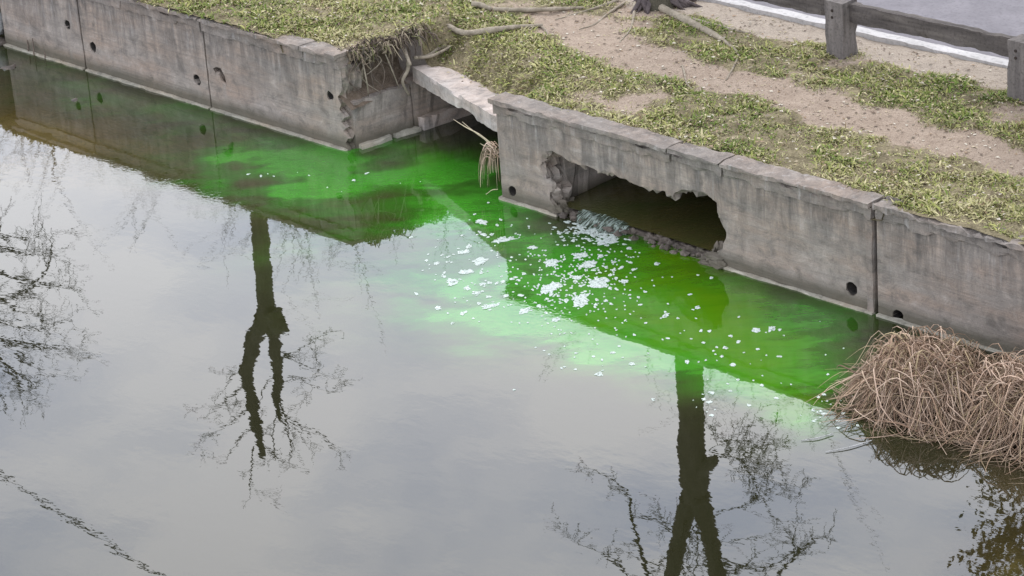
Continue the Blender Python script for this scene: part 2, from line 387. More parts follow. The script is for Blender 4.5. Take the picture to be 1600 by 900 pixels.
# dirt and grass layout (on the bank)
GZ = 1.15
path = np.array([onz(px, py, GZ)[:2] for px, py in [(862, 22), (925, 52), (985, 78), (1060, 108), (1140, 124), (1230, 147), (1330, 178), (1430, 206), (1520, 232), (1640, 268)]])
pathw = np.array([.34, .36, .40, .36, .30, .33, .36, .36, .34, .32])
def seg_d(x, y, pts, w):
    best = np.full(np.shape(x), 9.0)
    for i in range(len(pts)-1):
        a, b = pts[i], pts[i+1]; ab = b-a; tt = np.clip(((x-a[0])*ab[0]+(y-a[1])*ab[1])/(ab@ab), 0, 1)
        dd = np.hypot(x-a[0]-ab[0]*tt, y-a[1]-ab[1]*tt)/(w[i]*(1-tt)+w[i+1]*tt); best = np.minimum(best, dd)
    return best
blobs = [(*onz(px, py, GZ)[:2], r, s) for px, py, r, s in [
    (985, 158, .34, .75), (930, 150, .28, .55), (1035, 150, .26, .7), (900, 30, .5, .8), (960, 40, .45, .75), (1000, 12, .45, .9),
    (720, 122, .14, .5), (785, 145, .14, .5), (1085, 100, .3, .8), (1260, 118, .25, .5), (1180, 62, .3, .25), (1520, 110, .35, .6), (1590, 175, .35, .7),
    (1330, 95, .3, .55), (800, 8, .5, .5), (650, 70, .3, .5), (560, 72, .3, .55), (610, 90, .3, .6)]]
def dirt(x, y):
    wx = x+.22*(fbm(x*2.1, y*2.1)-.5)*2; wy = y+.22*(fbm(x*2.1+40, y*2.1+9)-.5)*2
    wx = wx+.12*(fbm(x*8+3, y*8)-.5)*2; wy = wy+.12*(fbm(x*8+13, y*8+50)-.5)*2
    d = 1-sst(.45, 1.45, seg_d(wx, wy, path, pathw))
    for bx, by, r, s in blobs: d = np.maximum(d, s*(1-sst(.4, 1.25, np.hypot(wx-bx, wy-by)/r)))
    return np.maximum(d, sand(x, y))
def sand(x, y):
    e = 3.28+.20*(fbm(x*1.6, y*.0+3)-.5)*2-.25*sst(-.5, -3, x)
    return sst(e-.14, e+.16, y+.25*(fbm(x*5, y*5)-.5))*(1-sst(10.8, 11.2, y))
def ground_z(x, y):
    z = 1.125+.03*(fbm(x*.8, y*.8)-.5)*2+.03*(fbm(x*4, y*4)-.5)*2+.02*sst(.3, 1.2, y)-.03*dirt(x, y)
    over = (1-sst(-3.75, -3.45, x))+.55*sst(5.1, 5.4, x)           # soil creeping over the coping
    z = z+(.055+.03*(fbm(x*6, y*6+2)-.5)*2)*over*(1-sst(.4, 1.1, y))
    z = z-np.where(over < .3, .12, 0)*(1-sst(.14, .19, y))*(x > -3.5)
    ing = sst(-2.48, -2.30, x)*(1-sst(-.12, .22, x))              # hollow behind the lid slab
    low = .755+.385*sst(.26, .80, slab_d(x, y)+.16*(fbm(x*3, y*3)-.5))
    z = z*(1-ing)+np.minimum(z, low)*ing
    z = np.where((y > 3.86) & (y < 11.1), 1.02, z)
    return z
def gkeep(x, y):
    k = ~((x > -2.48+.10*(fbm(y*5+2, x*0)-.5)) & (x < .06) & (slab_d(x, y) < .16))
    k &= ~((y < .10) & ((x > -3.5) & (x < 5.1)))
    return k
xs = np.concatenate([[-400, -150, -60, -30, -18, -13], np.arange(-10.5, 9.01, .045), [11, 14, 20, 35, 60, 150, 400]])
ys = np.concatenate([[-.05, -.01, .03], np.arange(.07, 4.2, .045), [4.5, 6, 9, 11.0, 11.2, 12, 14, 18, 25, 40, 80, 160, 500]])
gr = gridmesh('ground', xs, ys, ground_z, M_ground, {'dirt': dirt, 'sand': sand}, gkeep); tag(gr, kind='structure')

# road and painted kerb behind the fence
mb = MB(); mb.add([(-400, 3.985, 1.118), (400, 3.985, 1.118), (400, 10.9, 1.118), (-400, 10.9, 1.118)], [(0, 1, 2, 3)])
tag(mb.build('road', M_asph), kind='structure')
kb = bar((-30, 3.82, .9), (30, 3.98, 1.165), 0, 3, .15, .006, .02); tag(fixn(kb.build('kerb', M_kerb)), kind='structure')

# ------------------------------------------------------------------ water and bed
def gauss(P, px, py, rx, ry, rot=0):
    c, s = math.cos(rot), math.sin(rot); dx = P[0]-px; dy = P[1]-py
    u = (dx*c+dy*s)/rx; v = (-dx*s+dy*c)/ry; return np.exp(-(u*u+v*v))
def wp(x, y):
    P = np.stack([x, y, np.zeros_like(x)], -1); a, b = proj(P)
    a = np.clip(a, -4000, 6000); b = np.clip(b, -4000, 6000)
    a = a+120*(fbm(x*1.1, y*1.1)-.5)*2; b = b+55*(fbm(x*1.1+31, y*1.1+7)-.5)*2
    return a, b
def fil(x, y):                                   # filaments drawn out along the flow, 0..1
    u = .676*x+.737*y; v = -.737*x+.676*y
    w = fbm(u*.9+4, v*.9+8)*2.4
    return np.clip(.5+1.5*(.6*fbm(u*.8+w, v*3.4+w)+.4*fbm(u*2.2-w, v*7+3*w)-.5), 0, 1)
def f_dye(x, y):
    P = wp(x, y)
    d = .95*gauss(P, 500, 268, 170, 17, -.06)+.50*gauss(P, 620, 256, 170, 32, -.08)+.20*gauss(P, 430, 240, 260, 50, .25)
    d = d*1.0+.40*gauss(P, 700, 245, 110, 55)+.10*gauss(P, 560, 320, 220, 50, .15)+.35*gauss(P, 760, 330, 120, 50)
    d = d+.16*gauss(P, 160, 125, 300, 38, .3)+.14*gauss(P, 380, 215, 320, 50, .3)+.17*gauss(P, 640, 290, 220, 75, .2)+.42*gauss(P, 830, 380, 110, 60, .4)
    d = d+.34*gauss(P, 720, 465, 300, 100, .15)+.30*gauss(P, 690, 455, 140, 65, .1)+.40*gauss(P, 860, 500, 200, 56, .22)+.26*gauss(P, 1000, 570, 180, 50, .25)
    d = d+.95*gauss(P, 1020, 470, 170, 85, .3)+.85*gauss(P, 1200, 555, 160, 80, .25)+.45*gauss(P, 1270, 640, 80, 40, .1)+.28*gauss(P, 1330, 510, 120, 40, .3)
    d = d+.09*gauss(P, 300, 230, 420, 90, .3)+.06*gauss(P, 560, 335, 260, 50, .15)+.06*gauss(P, 60, 110, 200, 40, .3)
    k = fil(x, y)
    return np.clip(d*(.50+1.05*k)+.25*d*(k-.5), 0, 1)
def f_viv(x, y):
    P = wp(x, y)
    return np.clip(.85*gauss(P, 1060, 460, 95, 62, .35)+.5*gauss(P, 975, 410, 50, 32)+.55*gauss(P, 1180, 560, 110, 55, .3)+.45*gauss(P, 1265, 630, 50, 22)+.18*gauss(P, 715, 232, 60, 15), 0, .95)
def f_clear(x, y):
    P = wp(x, y)
    return np.clip(.5*gauss(P, 60, 190, 190, 60, .33)+.3*gauss(P, 240, 195, 200, 45, .3)+.55*gauss(P, 1590, 850, 70, 75), 0, .85)
def f_brown(x, y):
    P = wp(x, y)
    return np.clip(1.0*gauss(P, 20, 205, 190, 55, .33)+.22*gauss(P, 200, 210, 300, 55, .3)+.15*gauss(P, 520, 335, 300, 45, .2)+.4*gauss(P, 1600, 840, 110, 90), 0, 1)
def f_churn(x, y):
    P = wp(x, y)
    return np.clip(.9*gauss(P, 925, 385, 55, 40)+.25*gauss(P, 900, 430, 120, 60)+.35*gauss(P, 520, 272, 240, 40), 0, 1)
xs = np.concatenate([[-300, -100, -50, -25, -16], np.arange(-12.5, 12.01, .05), [14, 18, 25, 50, 120, 300]])
ys = np.concatenate([[-200, -90, -50, -30, -20, -14], np.arange(-10.5, 4.6, .05)])
wa = gridmesh('water', xs, ys, lambda x, y: x*0, M_water, {'dye': f_dye, 'vivid': f_viv, 'clear': f_clear, 'brown': f_brown, 'churn': f_churn})
tag(wa, kind='structure')
def bed_z(x, y):
    return -.55+.47*f_clear(x, y)/.85+.05*(fbm(x*1.7, y*1.7)-.5)*2-.02
xs = np.concatenate([[-300, -50, -20], np.arange(-12.5, 12.01, .12), [15, 25, 60, 300]])
ys = np.concatenate([[-200, -50, -20], np.arange(-10.5, 4.6, .12)])
tag(gridmesh('riverbed', xs, ys, bed_z, M_bed), kind='structure')

# ------------------------------------------------------------------ walls
def circ(cx, cz, r, n=14, seed=0, jag=.32, sx=1.0):
    return [(cx+sx*r*(1+jag*ncol((math.cos(a), math.sin(a), seed), 1.5))*math.cos(a), cz+r*(1+jag*ncol((math.cos(a), math.sin(a), seed), 1.5))*math.sin(a))
            for a in [2*math.pi*i/n for i in range(n)]]
def jag_poly(poly, step, amp, seed):
    out = []
    for i, (a, b) in enumerate(poly):
        c, d = poly[(i+1) % len(poly)]; L = math.hypot(c-a, d-b); n = max(1, int(L/step))
        for k in range(n):
            q = k/n; x, z = a+(c-a)*q, b+(d-b)*q
            out.append((x+amp*ncol((x*9, z*9, seed), 1.0, 1), z+amp*ncol((x*9, z*9, seed), 1.0, 2)))
    return out
def inside(p, poly):
    x, z = p; r = False; j = len(poly)-1
    for i in range(len(poly)):
        if (poly[i][1] > z) != (poly[j][1] > z) and x < (poly[j][0]-poly[i][0])*(z-poly[i][1])/(poly[j][1]-poly[i][1])+poly[i][0]: r = not r
        j = i
    return r
def panel(outer, holes, parent, mat, thick=.28, y0=0.0, step=.07, seed=0, relief=.004, rough=(), name='wall_panel', axis=1):
    """Concrete panel: outline with holes in the (x, z) plane, uneven face, real depth; rough = (loop index, amplitude)."""
    pts = []; edges = []
    loops = [outer]+list(holes)
    for lp in loops:
        s = len(pts); pts += [Vector(q) for q in lp]; edges += [(s+i, s+(i+1) % len(lp)) for i in range(len(lp))]
    x0 = min(q[0] for q in outer); x1 = max(q[0] for q in outer); z0 = min(q[1] for q in outer); z1 = max(q[1] for q in outer)
    rr = random.Random(seed)
    gx = x0+step*.6
    while gx < x1-step*.4:
        gz = z0+step*.6
        while gz < z1-step*.4:
            q = (gx+rr.uniform(-.3, .3)*step, gz+rr.uniform(-.3, .3)*step)
            if inside(q, outer) and not any(inside(q, h) for h in holes): pts.append(Vector(q))
            gz += step
        gx += step
    v2, e2, f2, ov, oe, of = delaunay_2d_cdt(pts, edges, [], 0, 1e-5)
    keep = []
    for f in f2:
        c = sum((v2[i] for i in f), Vector((0, 0)))/len(f)
        if inside(c, outer) and not any(inside(c, h) for h in holes): keep.append(tuple(f))
    def rel(x, z, hole_d):
        return relief*(ncol((x, z*3, seed), 2.3)+.6*ncol((x, z, seed), 9)) 
    vs = [(v.x, y0-rel(v.x, v.y, 1), v.y) for v in v2]; fs = [(f[0], f[1], f[2]) if len(f) == 3 else f for f in keep]
    cnt = {}
    for f in keep:
        for i in range(len(f)):
            a, b = f[i], f[(i+1) % len(f)]; cnt.setdefault((min(a, b), max(a, b)), []).append((a, b))
    bnd = [e[0] for e in cnt.values() if len(e) == 1]
    nl = 10 if rough else 5; lay = {}
    loop_of = {}
    for li, lp in enumerate(loops):
        for q in lp: loop_of[(round(q[0], 4), round(q[1], 4))] = li
    rmap = dict(rough)
    for a, b in bnd:
        for i in (a, b):
            if i in lay: continue
            x, z = v2[i]; li = loop_of.get((round(x, 4), round(z, 4)), 0); amp = rmap.get(li, .0)
            ids = [i]
            for k in range(1, nl):
                yy = y0+thick*k/(nl-1); n = (noise.noise_vector(Vector((x*7, yy*16, z*7+seed)))+.6*noise.noise_vector(Vector((x*19, yy*40, z*19+seed))))*amp
                vs.append((x+n.x, yy+n.y*.4, z+n.z)); ids.append(len(vs)-1)
            lay[i] = ids
    for a, b in bnd:
        for k in range(nl-1): fs.append((lay[b][k], lay[a][k], lay[a][k+1], lay[b][k+1]))
    mb = MB(); mb.add(vs, fs)
    o = mb.build(name, mat, parent); return fixn(o)
def rect(x0, x1, z0, z1, amp=.004, seed=0): return jag_poly([(x0, z0), (x1, z0), (x1, z1), (x0, z1)], .09, amp, seed)

ZB = -.45
wl_ = empty('embankment_wall', (-6, 0, 0), 'long grey concrete embankment wall left of the slab-covered inlet', 'wall')
panel(rect(-9.30, -7.56, ZB, 1.0, .006, 1), [circ(-7.83, .54, .062, 14, 1)], wl_, M_conc, seed=1)
panel(rect(-7.53, -5.03, ZB, 1.0, .005, 2), [circ(-7.33, .34, .068, 14, 2), circ(-5.25, .31, .07, 14, 3)], wl_, M_conc, seed=2)
brk = [(-4.90, .52), (-4.83, .56), (-4.74, .55), (-4.69, .47), (-4.66, .36), (-4.71, .33), (-4.77, .40), (-4.80, .47), (-4.86, .47)]
oc = [(-5.0, ZB), (-2.53, ZB), (-2.52, .02), (-2.56, .08), (-2.51, .15), (-2.58, .22), (-2.53, .27), (-2.60, .33), (-2.54, .40), (-2.62, .47),
      (-2.57, .55), (-2.63, .62), (-2.55, .70), (-2.53, .80), (-2.52, .92), (-2.52, 1.0), (-5.0, 1.0)]
panel(jag_poly(oc, .06, .012, 5), [jag_poly(brk, .04, .012, 3), circ(-2.76, .61, .055, 14, 6)], wl_, M_conc, seed=3, rough=((0, .05), (1, .05)))
wr_ = empty('embankment_wall', (3, 0, 0), 'grey concrete embankment wall with a large broken culvert opening', 'wall')
hole = [(.63, .50), (.645, .63), (.72, .69), (.81, .71), (.98, .69), (1.17, .66), (1.40, .64), (1.63, .66), (1.85, .635), (2.08, .615), (2.26, .63), (2.43, .625),
        (2.53, .60), (2.58, .66), (2.66, .70), (2.83, .735), (3.0, .73), (3.12, .67), (3.19, .53), (3.22, .37), (3.20, .20), (3.10, .09), (2.9, .03), (2.48, -.03), (1.85, -.04), (1.3, -.03), (.95, -.02), (.83, .01), (.74, .17), (.675, .37)]
panel(jag_poly([(0, ZB), (5.11, ZB), (5.11, 1.0), (0, 1.0)], .09, .005, 8), [jag_poly(hole, .028, .034, 9), circ(.16, .12, .062, 14, 7), circ(4.83, .19, .07, 14, 8)],
      wr_, M_conc, seed=4, rough=((1, .11),))
panel(rect(5.155, 10.5, ZB, 1.0, .005, 10), [circ(5.39, .04, .075, 14, 9)], wr_, M_conc, seed=5)
for par, ws in ((wl_, [(-7.83, .54, .058), (-7.33, .34, .064), (-5.25, .31, .066), (-2.76, .61, .050)]), (wr_, [(.16, .12, .058), (4.83, .19, .066), (5.39, .04, .07)])):  # dark liner added in each weep hole, shade put into its colour
    for (x, z, r) in ws:
        mb = MB(); n_ = 14; vs = []
        for (yy, k) in ((.012, 1.0), (.012, .90), (.26, .86)):
            vs += [(x+r*k*math.cos(6.2832*i/n_), yy, z+r*k*math.sin(6.2832*i/n_)) for i in range(n_)]
        fs = [(q*n_+i, q*n_+(i+1) % n_, (q+1)*n_+(i+1) % n_, (q+1)*n_+i) for q in range(2) for i in range(n_)]
        mb.add(vs, fs); mb.build('hole_shade_liner', M_holeshade, par, True)
# coping: a worn band under a thin cap, in lengths
for par, segs in ((wl_, [(-9.30, -7.56), (-7.53, -5.03), (-5.0, -3.15), (-3.13, -2.53)]), (wr_, [(-.015, 2.535), (2.56, 3.225), (3.25, 5.11), (5.16, 7.3), (7.33, 10.5)])):
    for i, (a, b) in enumerate(segs):
        sd_ = i*3.7+(11 if par is wr_ else 1)
        fixn(bar((a, -.030, .975), (b, .185, 1.098), 0, sd_, .05, .008, .09).build('coping_band', M_cop, par))
        broken = (par is wr_ and i >= 3)
        fixn(bar((a-.02 if i == 0 else a, -.078, 1.102), (b, .19, 1.150), 0, sd_+2, .05, .007 if not broken else .016, .07 if not broken else .16).build('coping_cap', M_cop, par))
# limed ledge at the water line
for par, segs in ((wl_, [(-9.30, -7.56), (-7.52, -5.03), (-4.99, -2.52)]), (wr_, [(-.02, .86), (3.0, 5.11), (5.16, 10.5)])):
    for i, (a, b) in enumerate(segs):
        fixn(bar((a, -.045, -.12), (b, .02, .020), 0, i*5.1+(3 if par is wl_ else 31), .06, .007, .05).build('footing_ledge', M_ledge, par))
# mortar strip in the open joint of the right wall
fixn(bar((5.03, -.014, -.1), (5.105, .02, .985), 2, 4, .05, .006).build('joint_strip', M_cop, wr_))
# wall end at the far left: a dark gap and a pale lump of stone in it, the wall going on behind
w2 = empty('embankment_wall', (-11, .2, 0), 'far stretch of concrete wall beyond the dark gap at the left edge', 'wall')
panel(rect(-14, -9.85, ZB, 1.0, .006, 12), [], w2, M_conc, y0=.12, seed=6)
fixn(bar((-14, .07, 1.002), (-9.85, .4, 1.14), 0, 9, .08, .008, .08).build('coping_cap', M_cop, w2))
mb = MB(); rock(mb, (-9.47, .02, .22), .13, 5, (1, .9, 1.1)); o = mb.build('pale_boulder', M_pale, None, True)
tag(o, 'pale lump of stone wedged in the dark gap at the far left end', 'stone')
mb = MB(); rock(mb, (-9.42, -.02, .0), .14, 8, (1.2, .9, .5)); o = mb.build('wet_stone', M_rock, None, True)
tag(o, 'dark wet stone at the water line under the pale lump at far left', 'stone')

# inlet: side walls, lid slab
inl = empty('inlet_channel', (-1.2, 1.2, 0), 'inlet channel running under the pale slab between the two walls', 'channel')
mb = MB()
def sidebar(y0, y1, xl0, xl1, zt, seed, thick=.25):
    m = bar((-thick, y0, ZB), (0, y1, zt), 1, seed, .06, .012, .09, 4)
    m.v = [(v[0]+xl0+(xl1-xl0)*(v[1]-y0)/(y1-y0), v[1], v[2]) for v in m.v]; return m
fixn(sidebar(.10, .90, -2.49, -2.40, .56, 3).build('side_wall', M_conc, inl))
fixn(sidebar(.925, 4.2, -2.40, -2.10, .60, 7).build('side_wall', M_conc, inl))
fixn(bar((.0, .30, ZB), (.26, 4.2, .70), 1, 17, .1, .01).build('side_wall', M_conc, inl))
fixn(bar((-2.5, 4.0, ZB), (.2, 4.2, .80), 0, 19, .1, .01).build('end_wall', M_conc, inl))
fixn(sidebar(.12, .55, -2.40, -2.36, .05, 23, .14).build('footing_ledge', M_ledge, inl))
fixn(sidebar(.60, .93, -2.35, -2.31, .05, 24, .14).build('footing_ledge', M_ledge, inl))
fixn(sidebar(.97, 2.4, -2.30, -2.20, .15, 26, .14).build('footing_ledge', M_slab, inl))
sb = bar((0, 0, 0), (float(np.linalg.norm(SB-SA))+.02, 1.15, .175), 0, 5, .05, .006, .06, 4)
sb.v = [(SA[0]+sdir[0]*v[0]+snor[0]*v[1], SA[1]+sdir[1]*v[0]+snor[1]*v[1], .575+.035*v[0]+v[2]) for v in sb.v]
o = fixn(sb.build('lid_slab', M_slab)); tag(o, 'pale thick concrete slab bridging the inlet between the walls', 'slab')

# earth bank above the broken side wall
mb = MB(); nu, nv = 22, 12; vs = []; fs = []
for i in range(nu+1):
    for j in range(nv+1):
        y = .02+1.0*i/nu; q = j/nv; z = .50+.57*q; x = -2.44-.30*math.sin(min(1, q*1.15)*2.6)+.03*(y)+.05*ncol((y*4, z*5, 1), 1.0)+.035*ncol((y*11, z*11, 2), 1.0)
        vs.append((x, y, z))
for i in range(nu):
    for j in range(nv): a = i*(nv+1)+j; fs.append((a, a+1, a+nv+2, a+nv+1))
n0 = len(vs)
for i in range(nu+1):
    y = .02+1.0*i/nu; vs.append((-2.95, y, 1.07)); vs.append((-2.95, y, .5))
for i in range(nu): fs.append((i*(nv+1)+nv, n0+2*i, n0+2*i+2, (i+1)*(nv+1)+nv))
mb.add(vs, fs); tag(fixn(mb.build('earth_bank', M_soil, None, True)), kind='structure')

# broken culvert
cu = empty('box_culvert', (2, .3, 0), 'dark box culvert running back behind the broken opening', 'culvert')
fixn(bar((.36, .285, ZB), (.70, 5, .86), 1, 31, .06, .03, .1, 5).build('culvert_wall', M_conc, cu))
fixn(bar((3.27, .285, ZB), (3.6, 5, .86), 1, 33, .1, .015, 0, 4).build('culvert_wall', M_conc, cu))
fixn(bar((.36, .285, .862), (3.6, 5, .97), 1, 35, .1, .012, 0, 6).build('culvert_roof', M_conc, cu))
fixn(bar((.70, 4.8, ZB), (3.27, 5, .86), 0, 37, .2, .01).build('culvert_end', M_conc, cu))
fixn(bar((.70, .10, -.3), (3.27, 4.8, .03), 1, 39, .1, .01, 0, 6).build('culvert_floor', M_rock, cu))
xs = np.arange(.72, 3.2, .05); ys = np.arange(.13, 4.8, .05)
cw = gridmesh('culvert_water', xs, ys, lambda x, y: .062+.03*sst(.1, 1.2, y)+.006*(fbm(x*7, y*5)-.5), M_water, {'brown': lambda x, y: .95+0*x, 'dye': lambda x, y: .12+.25*fil(x*1.5, y*1.5), 'churn': lambda x, y: .7+0*x})
tag(cw, kind='structure')
rs = empty('rubble_sill', (2, .05, 0), 'row of broken concrete rubble along the foot of the culvert opening', 'rubble')
rr = random.Random(4)
for i in range(96):
    q = (i+.5)/96; x = .80+2.38*q+rr.uniform(-.03, .03); y = rr.uniform(-.03, .17); r = rr.uniform(.022, .052)
    if 1.12 < x < 1.55: r *= .7
    mb = MB(); rock(mb, (x, y, rr.uniform(-.015, .03)+(.03 if q > .88 else 0)), r, i, (rr.uniform(.8, 1.4), 1, rr.uniform(.6, .95))); mb.build('rubble_stone', M_rock, rs, False)
for i, (x, y, z, r) in enumerate([(.80, .02, .05, .07), (.86, .05, .02, .06), (3.05, .0, .07, .085), (3.13, -.02, .03, .075), (2.98, -.05, .0, .06)]):
    mb = MB(); rock(mb, (x, y, z), r, 70+i, (1.5, .8, .6)); o = mb.build('concrete_lump', M_conc, rs, False)

# cascade of white water over the sill
rr = random.Random(9)
ca0 = empty('cascade', (1.4, .05, 0), 'white water tumbling over the rubble lip into the green pool', 'waterfall')
mb = MB(); nx_, ny_ = 46, 12; vs = []
for i in range(nx_+1):
    for j in range(ny_+1):
        q = j/ny_; x = 1.02+.74*i/nx_; e_ = min(1, 4*min(i/nx_, 1-i/nx_)); n1 = ncol((x*9, q*2, 3), 1.0); n2 = ncol((x*24, q*3, 5), 1.0)
        y = .17-(.25+.10*n1)*q*(.55+.45*e_); z = (.074+.016*n1)*(1-q**1.7)*(.75+.25*e_)+.012*n2+.004
        vs.append((x+.03*q*n2+.05*q, y, max(.002, z)))
fs = [(i*(ny_+1)+j, i*(ny_+1)+j+1, (i+1)*(ny_+1)+j+1, (i+1)*(ny_+1)+j) for i in range(nx_) for j in range(ny_)]
mb.add(vs, fs); mb.build('water_sheet', M_fall, ca0, True)
mb = MB()
for i in range(230):
    x = rr.gauss(1.46, .20); y = -.04-abs(rr.gauss(0, .13)); s_ = rr.uniform(.006, .026)
    n = 7; vs = [(x+s_*rr.uniform(.7, 1.7)*math.cos(k*.8976), y+s_*rr.uniform(.6, 1.1)*math.sin(k*.8976), .002) for k in range(n)]+[(x, y, .002+s_*.4)]
    mb.add(vs, [(k, (k+1) % n, n) for k in range(n)])
tag(mb.build('splash_foam', M_foam, ca0, True), kind='stuff')

# ------------------------------------------------------------------ timber fence
fe = empty('timber_fence', (2, 3.1, 1.15), 'low weathered timber rail fence along the roadside at top right', 'fence')
px_ = [2.13+2.40*k for k in range(0, 3)]
for k, x in enumerate(px_):
    po = fixn(bar((x-.125, 3.03, 1.02), (x+.125, 3.27, 1.775), 2, 40+k, .07, .005, .035, 3).build('post', M_post, fe))
    for dz in (0, .075):
        mb = MB(); mb.tube([(x-.02, 3.022, 1.60+dz), (x-.02, 3.05, 1.60+dz)], [.016, .016], 8); mb.build('bolt', M_metal, po)
for k in range(-1, 3):
    a = 2.13+2.40*k+.127; b = a+2.40-.254
    fixn(bar((a, 3.14, 1.545), (b, 3.235, 1.745), 0, 60+k, .07, .007, .035, 3).build('rail', M_timber, fe))

# ------------------------------------------------------------------ trees
def branch_rec(mb, p, d, L, r, lvl, rng, curl=.35, kids=3, upw=.1, n=4):
    p = Vector(p); d = Vector(d).normalized(); seg = 4 if lvl else 3; pts = [p.copy()]; rad = [r]
    for i in range(seg):
        d = (d+Vector((rng.gauss(0, curl), rng.gauss(0, curl), rng.gauss(0, curl)+upw))*.5).normalized()
        p = p+d*L/seg; pts.append(p.copy()); rad.append(max(.0035, r*(1-(i+1)/seg*.65)))
        if lvl > 0 and i >= 0:
            for _ in range(kids if i else max(1, kids-1)):
                if rng.random() < .72:
                    q = (d+Vector((rng.gauss(0, .8), rng.gauss(0, .8), rng.gauss(0, .6)))).normalized()
                    branch_rec(mb, p, q, L*rng.uniform(.35, .62), max(.0035, rad[-1]*.6), lvl-1, rng, curl, kids, upw, 3)
    mb.tube(pts, rad, n if r > .012 else 3, cap=False)
def smooth_pts(pts, k=3):
    pts = [Vector(q) for q in pts]; out = []
    for i in range(len(pts)-1):
        a = pts[max(0, i-1)]; b = pts[i]; c = pts[i+1]; d = pts[min(len(pts)-1, i+2)]
        for j in range(k):
            t_ = j/k; out.append(.5*((2*b)+(c-a)*t_+(2*a-5*b+4*c-d)*t_*t_+(3*b-a-3*c+d)*t_**3))
    out.append(pts[-1]); return out
def lerp_r(r, n):
    m = len(r)-1; out = []
    for i in range(n):
        q = i/(n-1)*m; k = min(int(q), m-1); out.append(r[k]+(r[k+1]-r[k])*(q-k))
    return out
def bumpy_tube(pts, rad, n, seed, amp=.12):
    mb = MB(); P = smooth_pts(pts, 4); rr_ = lerp_r(rad, len(P)); mb.tube(P, rr_, n)
    c = [(Vector(P[i // n]), rr_[i // n]) for i in range(len(mb.v))]
    mb.v = [tuple(c[i][0]+(Vector(v)-c[i][0])*(1+amp*ncol(Vector(v)*1.0, 5, seed)*1.6)) for i, v in enumerate(mb.v)]
    return mb

# right tree: roots in view at the top, trunk and fork mirrored in the water
TR = Vector((-.80, 3.42, 1.10))
t1 = empty('bare_tree', TR, 'bare forked tree rooted at the top edge beside the dirt path', 'tree', 'bare trees on the bank')
Y1 = TR.y
m = lambda px, py: Vector(refl(px, py, Y1))
trunk = [TR+Vector((0, 0, -.15)), TR+Vector((.0, 0, .12)), TR+Vector((.05, 0, .6)), Vector((m(1077, 590).x-.02, Y1, 2.3)), m(1078, 590), m(1081, 690), m(1084, 745), m(1087, 782)]
bumpy_tube(trunk, [.34, .24, .175, .17, .160, .165, .19, .16], 12, 2).build('trunk', M_bark, t1, True)
fl = MB(); rng = random.Random(12)
for i in range(26):                              # flared, fibrous foot of the trunk
    a = rng.uniform(0, 6.28); r0 = rng.uniform(.15, .2); r1 = rng.uniform(.30, .52)
    P0 = TR+Vector((r0*math.cos(a), r0*math.sin(a), rng.uniform(.2, .5))); P1 = TR+Vector((r0*1.3*math.cos(a), r0*1.3*math.sin(a), .12)); P2 = TR+Vector((r1*math.cos(a+.2), r1*math.sin(a+.2), .01))
    fl.tube([P0, P1, P2], [.03, .04, .015], 5)
fl.build('root_flare', M_stump, t1, True)
limbA = [m(1080, 775), m(1064, 830), m(1050, 895), m(1040, 960), m(1015, 1040), m(1000, 1120)]
limbB = [m(1092, 775), m(1106, 830), m(1120, 895), m(1140, 970), m(1160, 1050), m(1180, 1120)]
bumpy_tube(limbA, [.15, .112, .105, .10, .08, .05], 9, 5).build('limb', M_bark, t1, True)
bumpy_tube(limbB, [.15, .112, .105, .10, .08, .05], 9, 7).build('limb', M_bark, t1, True)
bumpy_tube([m(1095, 735), m(1112, 722), m(1118, 708)], [.10, .09, .03], 8, 9).build('knot', M_bark, t1, True)
tw = MB(); rng = random.Random(21)
def drawn(mb, pxs, Y, r0, r1, rng, lvl=1, kids=2, L=.35):
    P = smooth_pts([Vector(refl(a, b, Y))+Vector((0, rng.uniform(-.02, .02), 0)) for a, b in pxs], 3); rr_ = lerp_r([r0, r1], len(P)); mb.tube(P, rr_, 5, cap=False)
    for i in range(2, len(P)):
        for _ in range(kids):
            if rng.random() < .55:
                dd = (P[i]-P[i-1]).normalized()+Vector((rng.gauss(0, .9), rng.gauss(0, .6), rng.gauss(0, .8)))
                branch_rec(mb, P[i], dd, L*rng.uniform(.5, 1.3), max(.005, rr_[i]*.55), lvl, rng, .45, 2, 0)
drawn(tw, [(1030, 930), (1010, 890), (998, 850), (986, 805), (986, 778), (962, 755), (932, 735)], Y1, .03, .008, rng, 1, 1)
drawn(tw, [(1060, 850), (1045, 825), (1020, 808), (985, 806)], Y1, .016, .008, rng, 1, 2)
drawn(tw, [(985, 905), (965, 880), (930, 860), (900, 850)], Y1, .02, .008, rng, 1, 2)
drawn(tw, [(1115, 715), (1140, 712), (1165, 730), (1180, 760), (1200, 800)], Y1, .014, .006, rng, 2, 2, .45)
drawn(tw, [(1110, 705), (1135, 690), (1165, 690), (1190, 700)], Y1, .010, .005, rng, 2, 2, .45)
drawn(tw, [(1115, 880), (1150, 880), (1190, 890), (1230, 870), (1265, 850)], Y1, .022, .007, rng, 1, 2)
drawn(tw, [(1190, 930), (1235, 880), (1262, 850), (1290, 840)], Y1, .022, .007, rng, 1, 2)
drawn(tw, [(1085, 810), (1090, 850), (1085, 900)], Y1, .012, .006, rng, 1, 2)
for lim in (limbA, limbB):
    P = smooth_pts(lim, 3)
    for i in range(2, len(P)):
        for _ in range(2):
            branch_rec(tw, P[i], Vector((rng.gauss(0, 1), rng.gauss(0, .7), rng.uniform(-.1, .8))), rng.uniform(.5, 1.1), .014, 1, rng, .35, 2, .1)
tag(tw.build('crown', M_twig, t1), kind='stuff')
def gp(px, py, dz=.0, z=GZ):
    for _ in range(8):
        q = onz(px, py, z); z = .5*z+.5*ground_z(np.array(q[0]), np.array(q[1])).item()
    return Vector((q[0], q[1], z+dz))
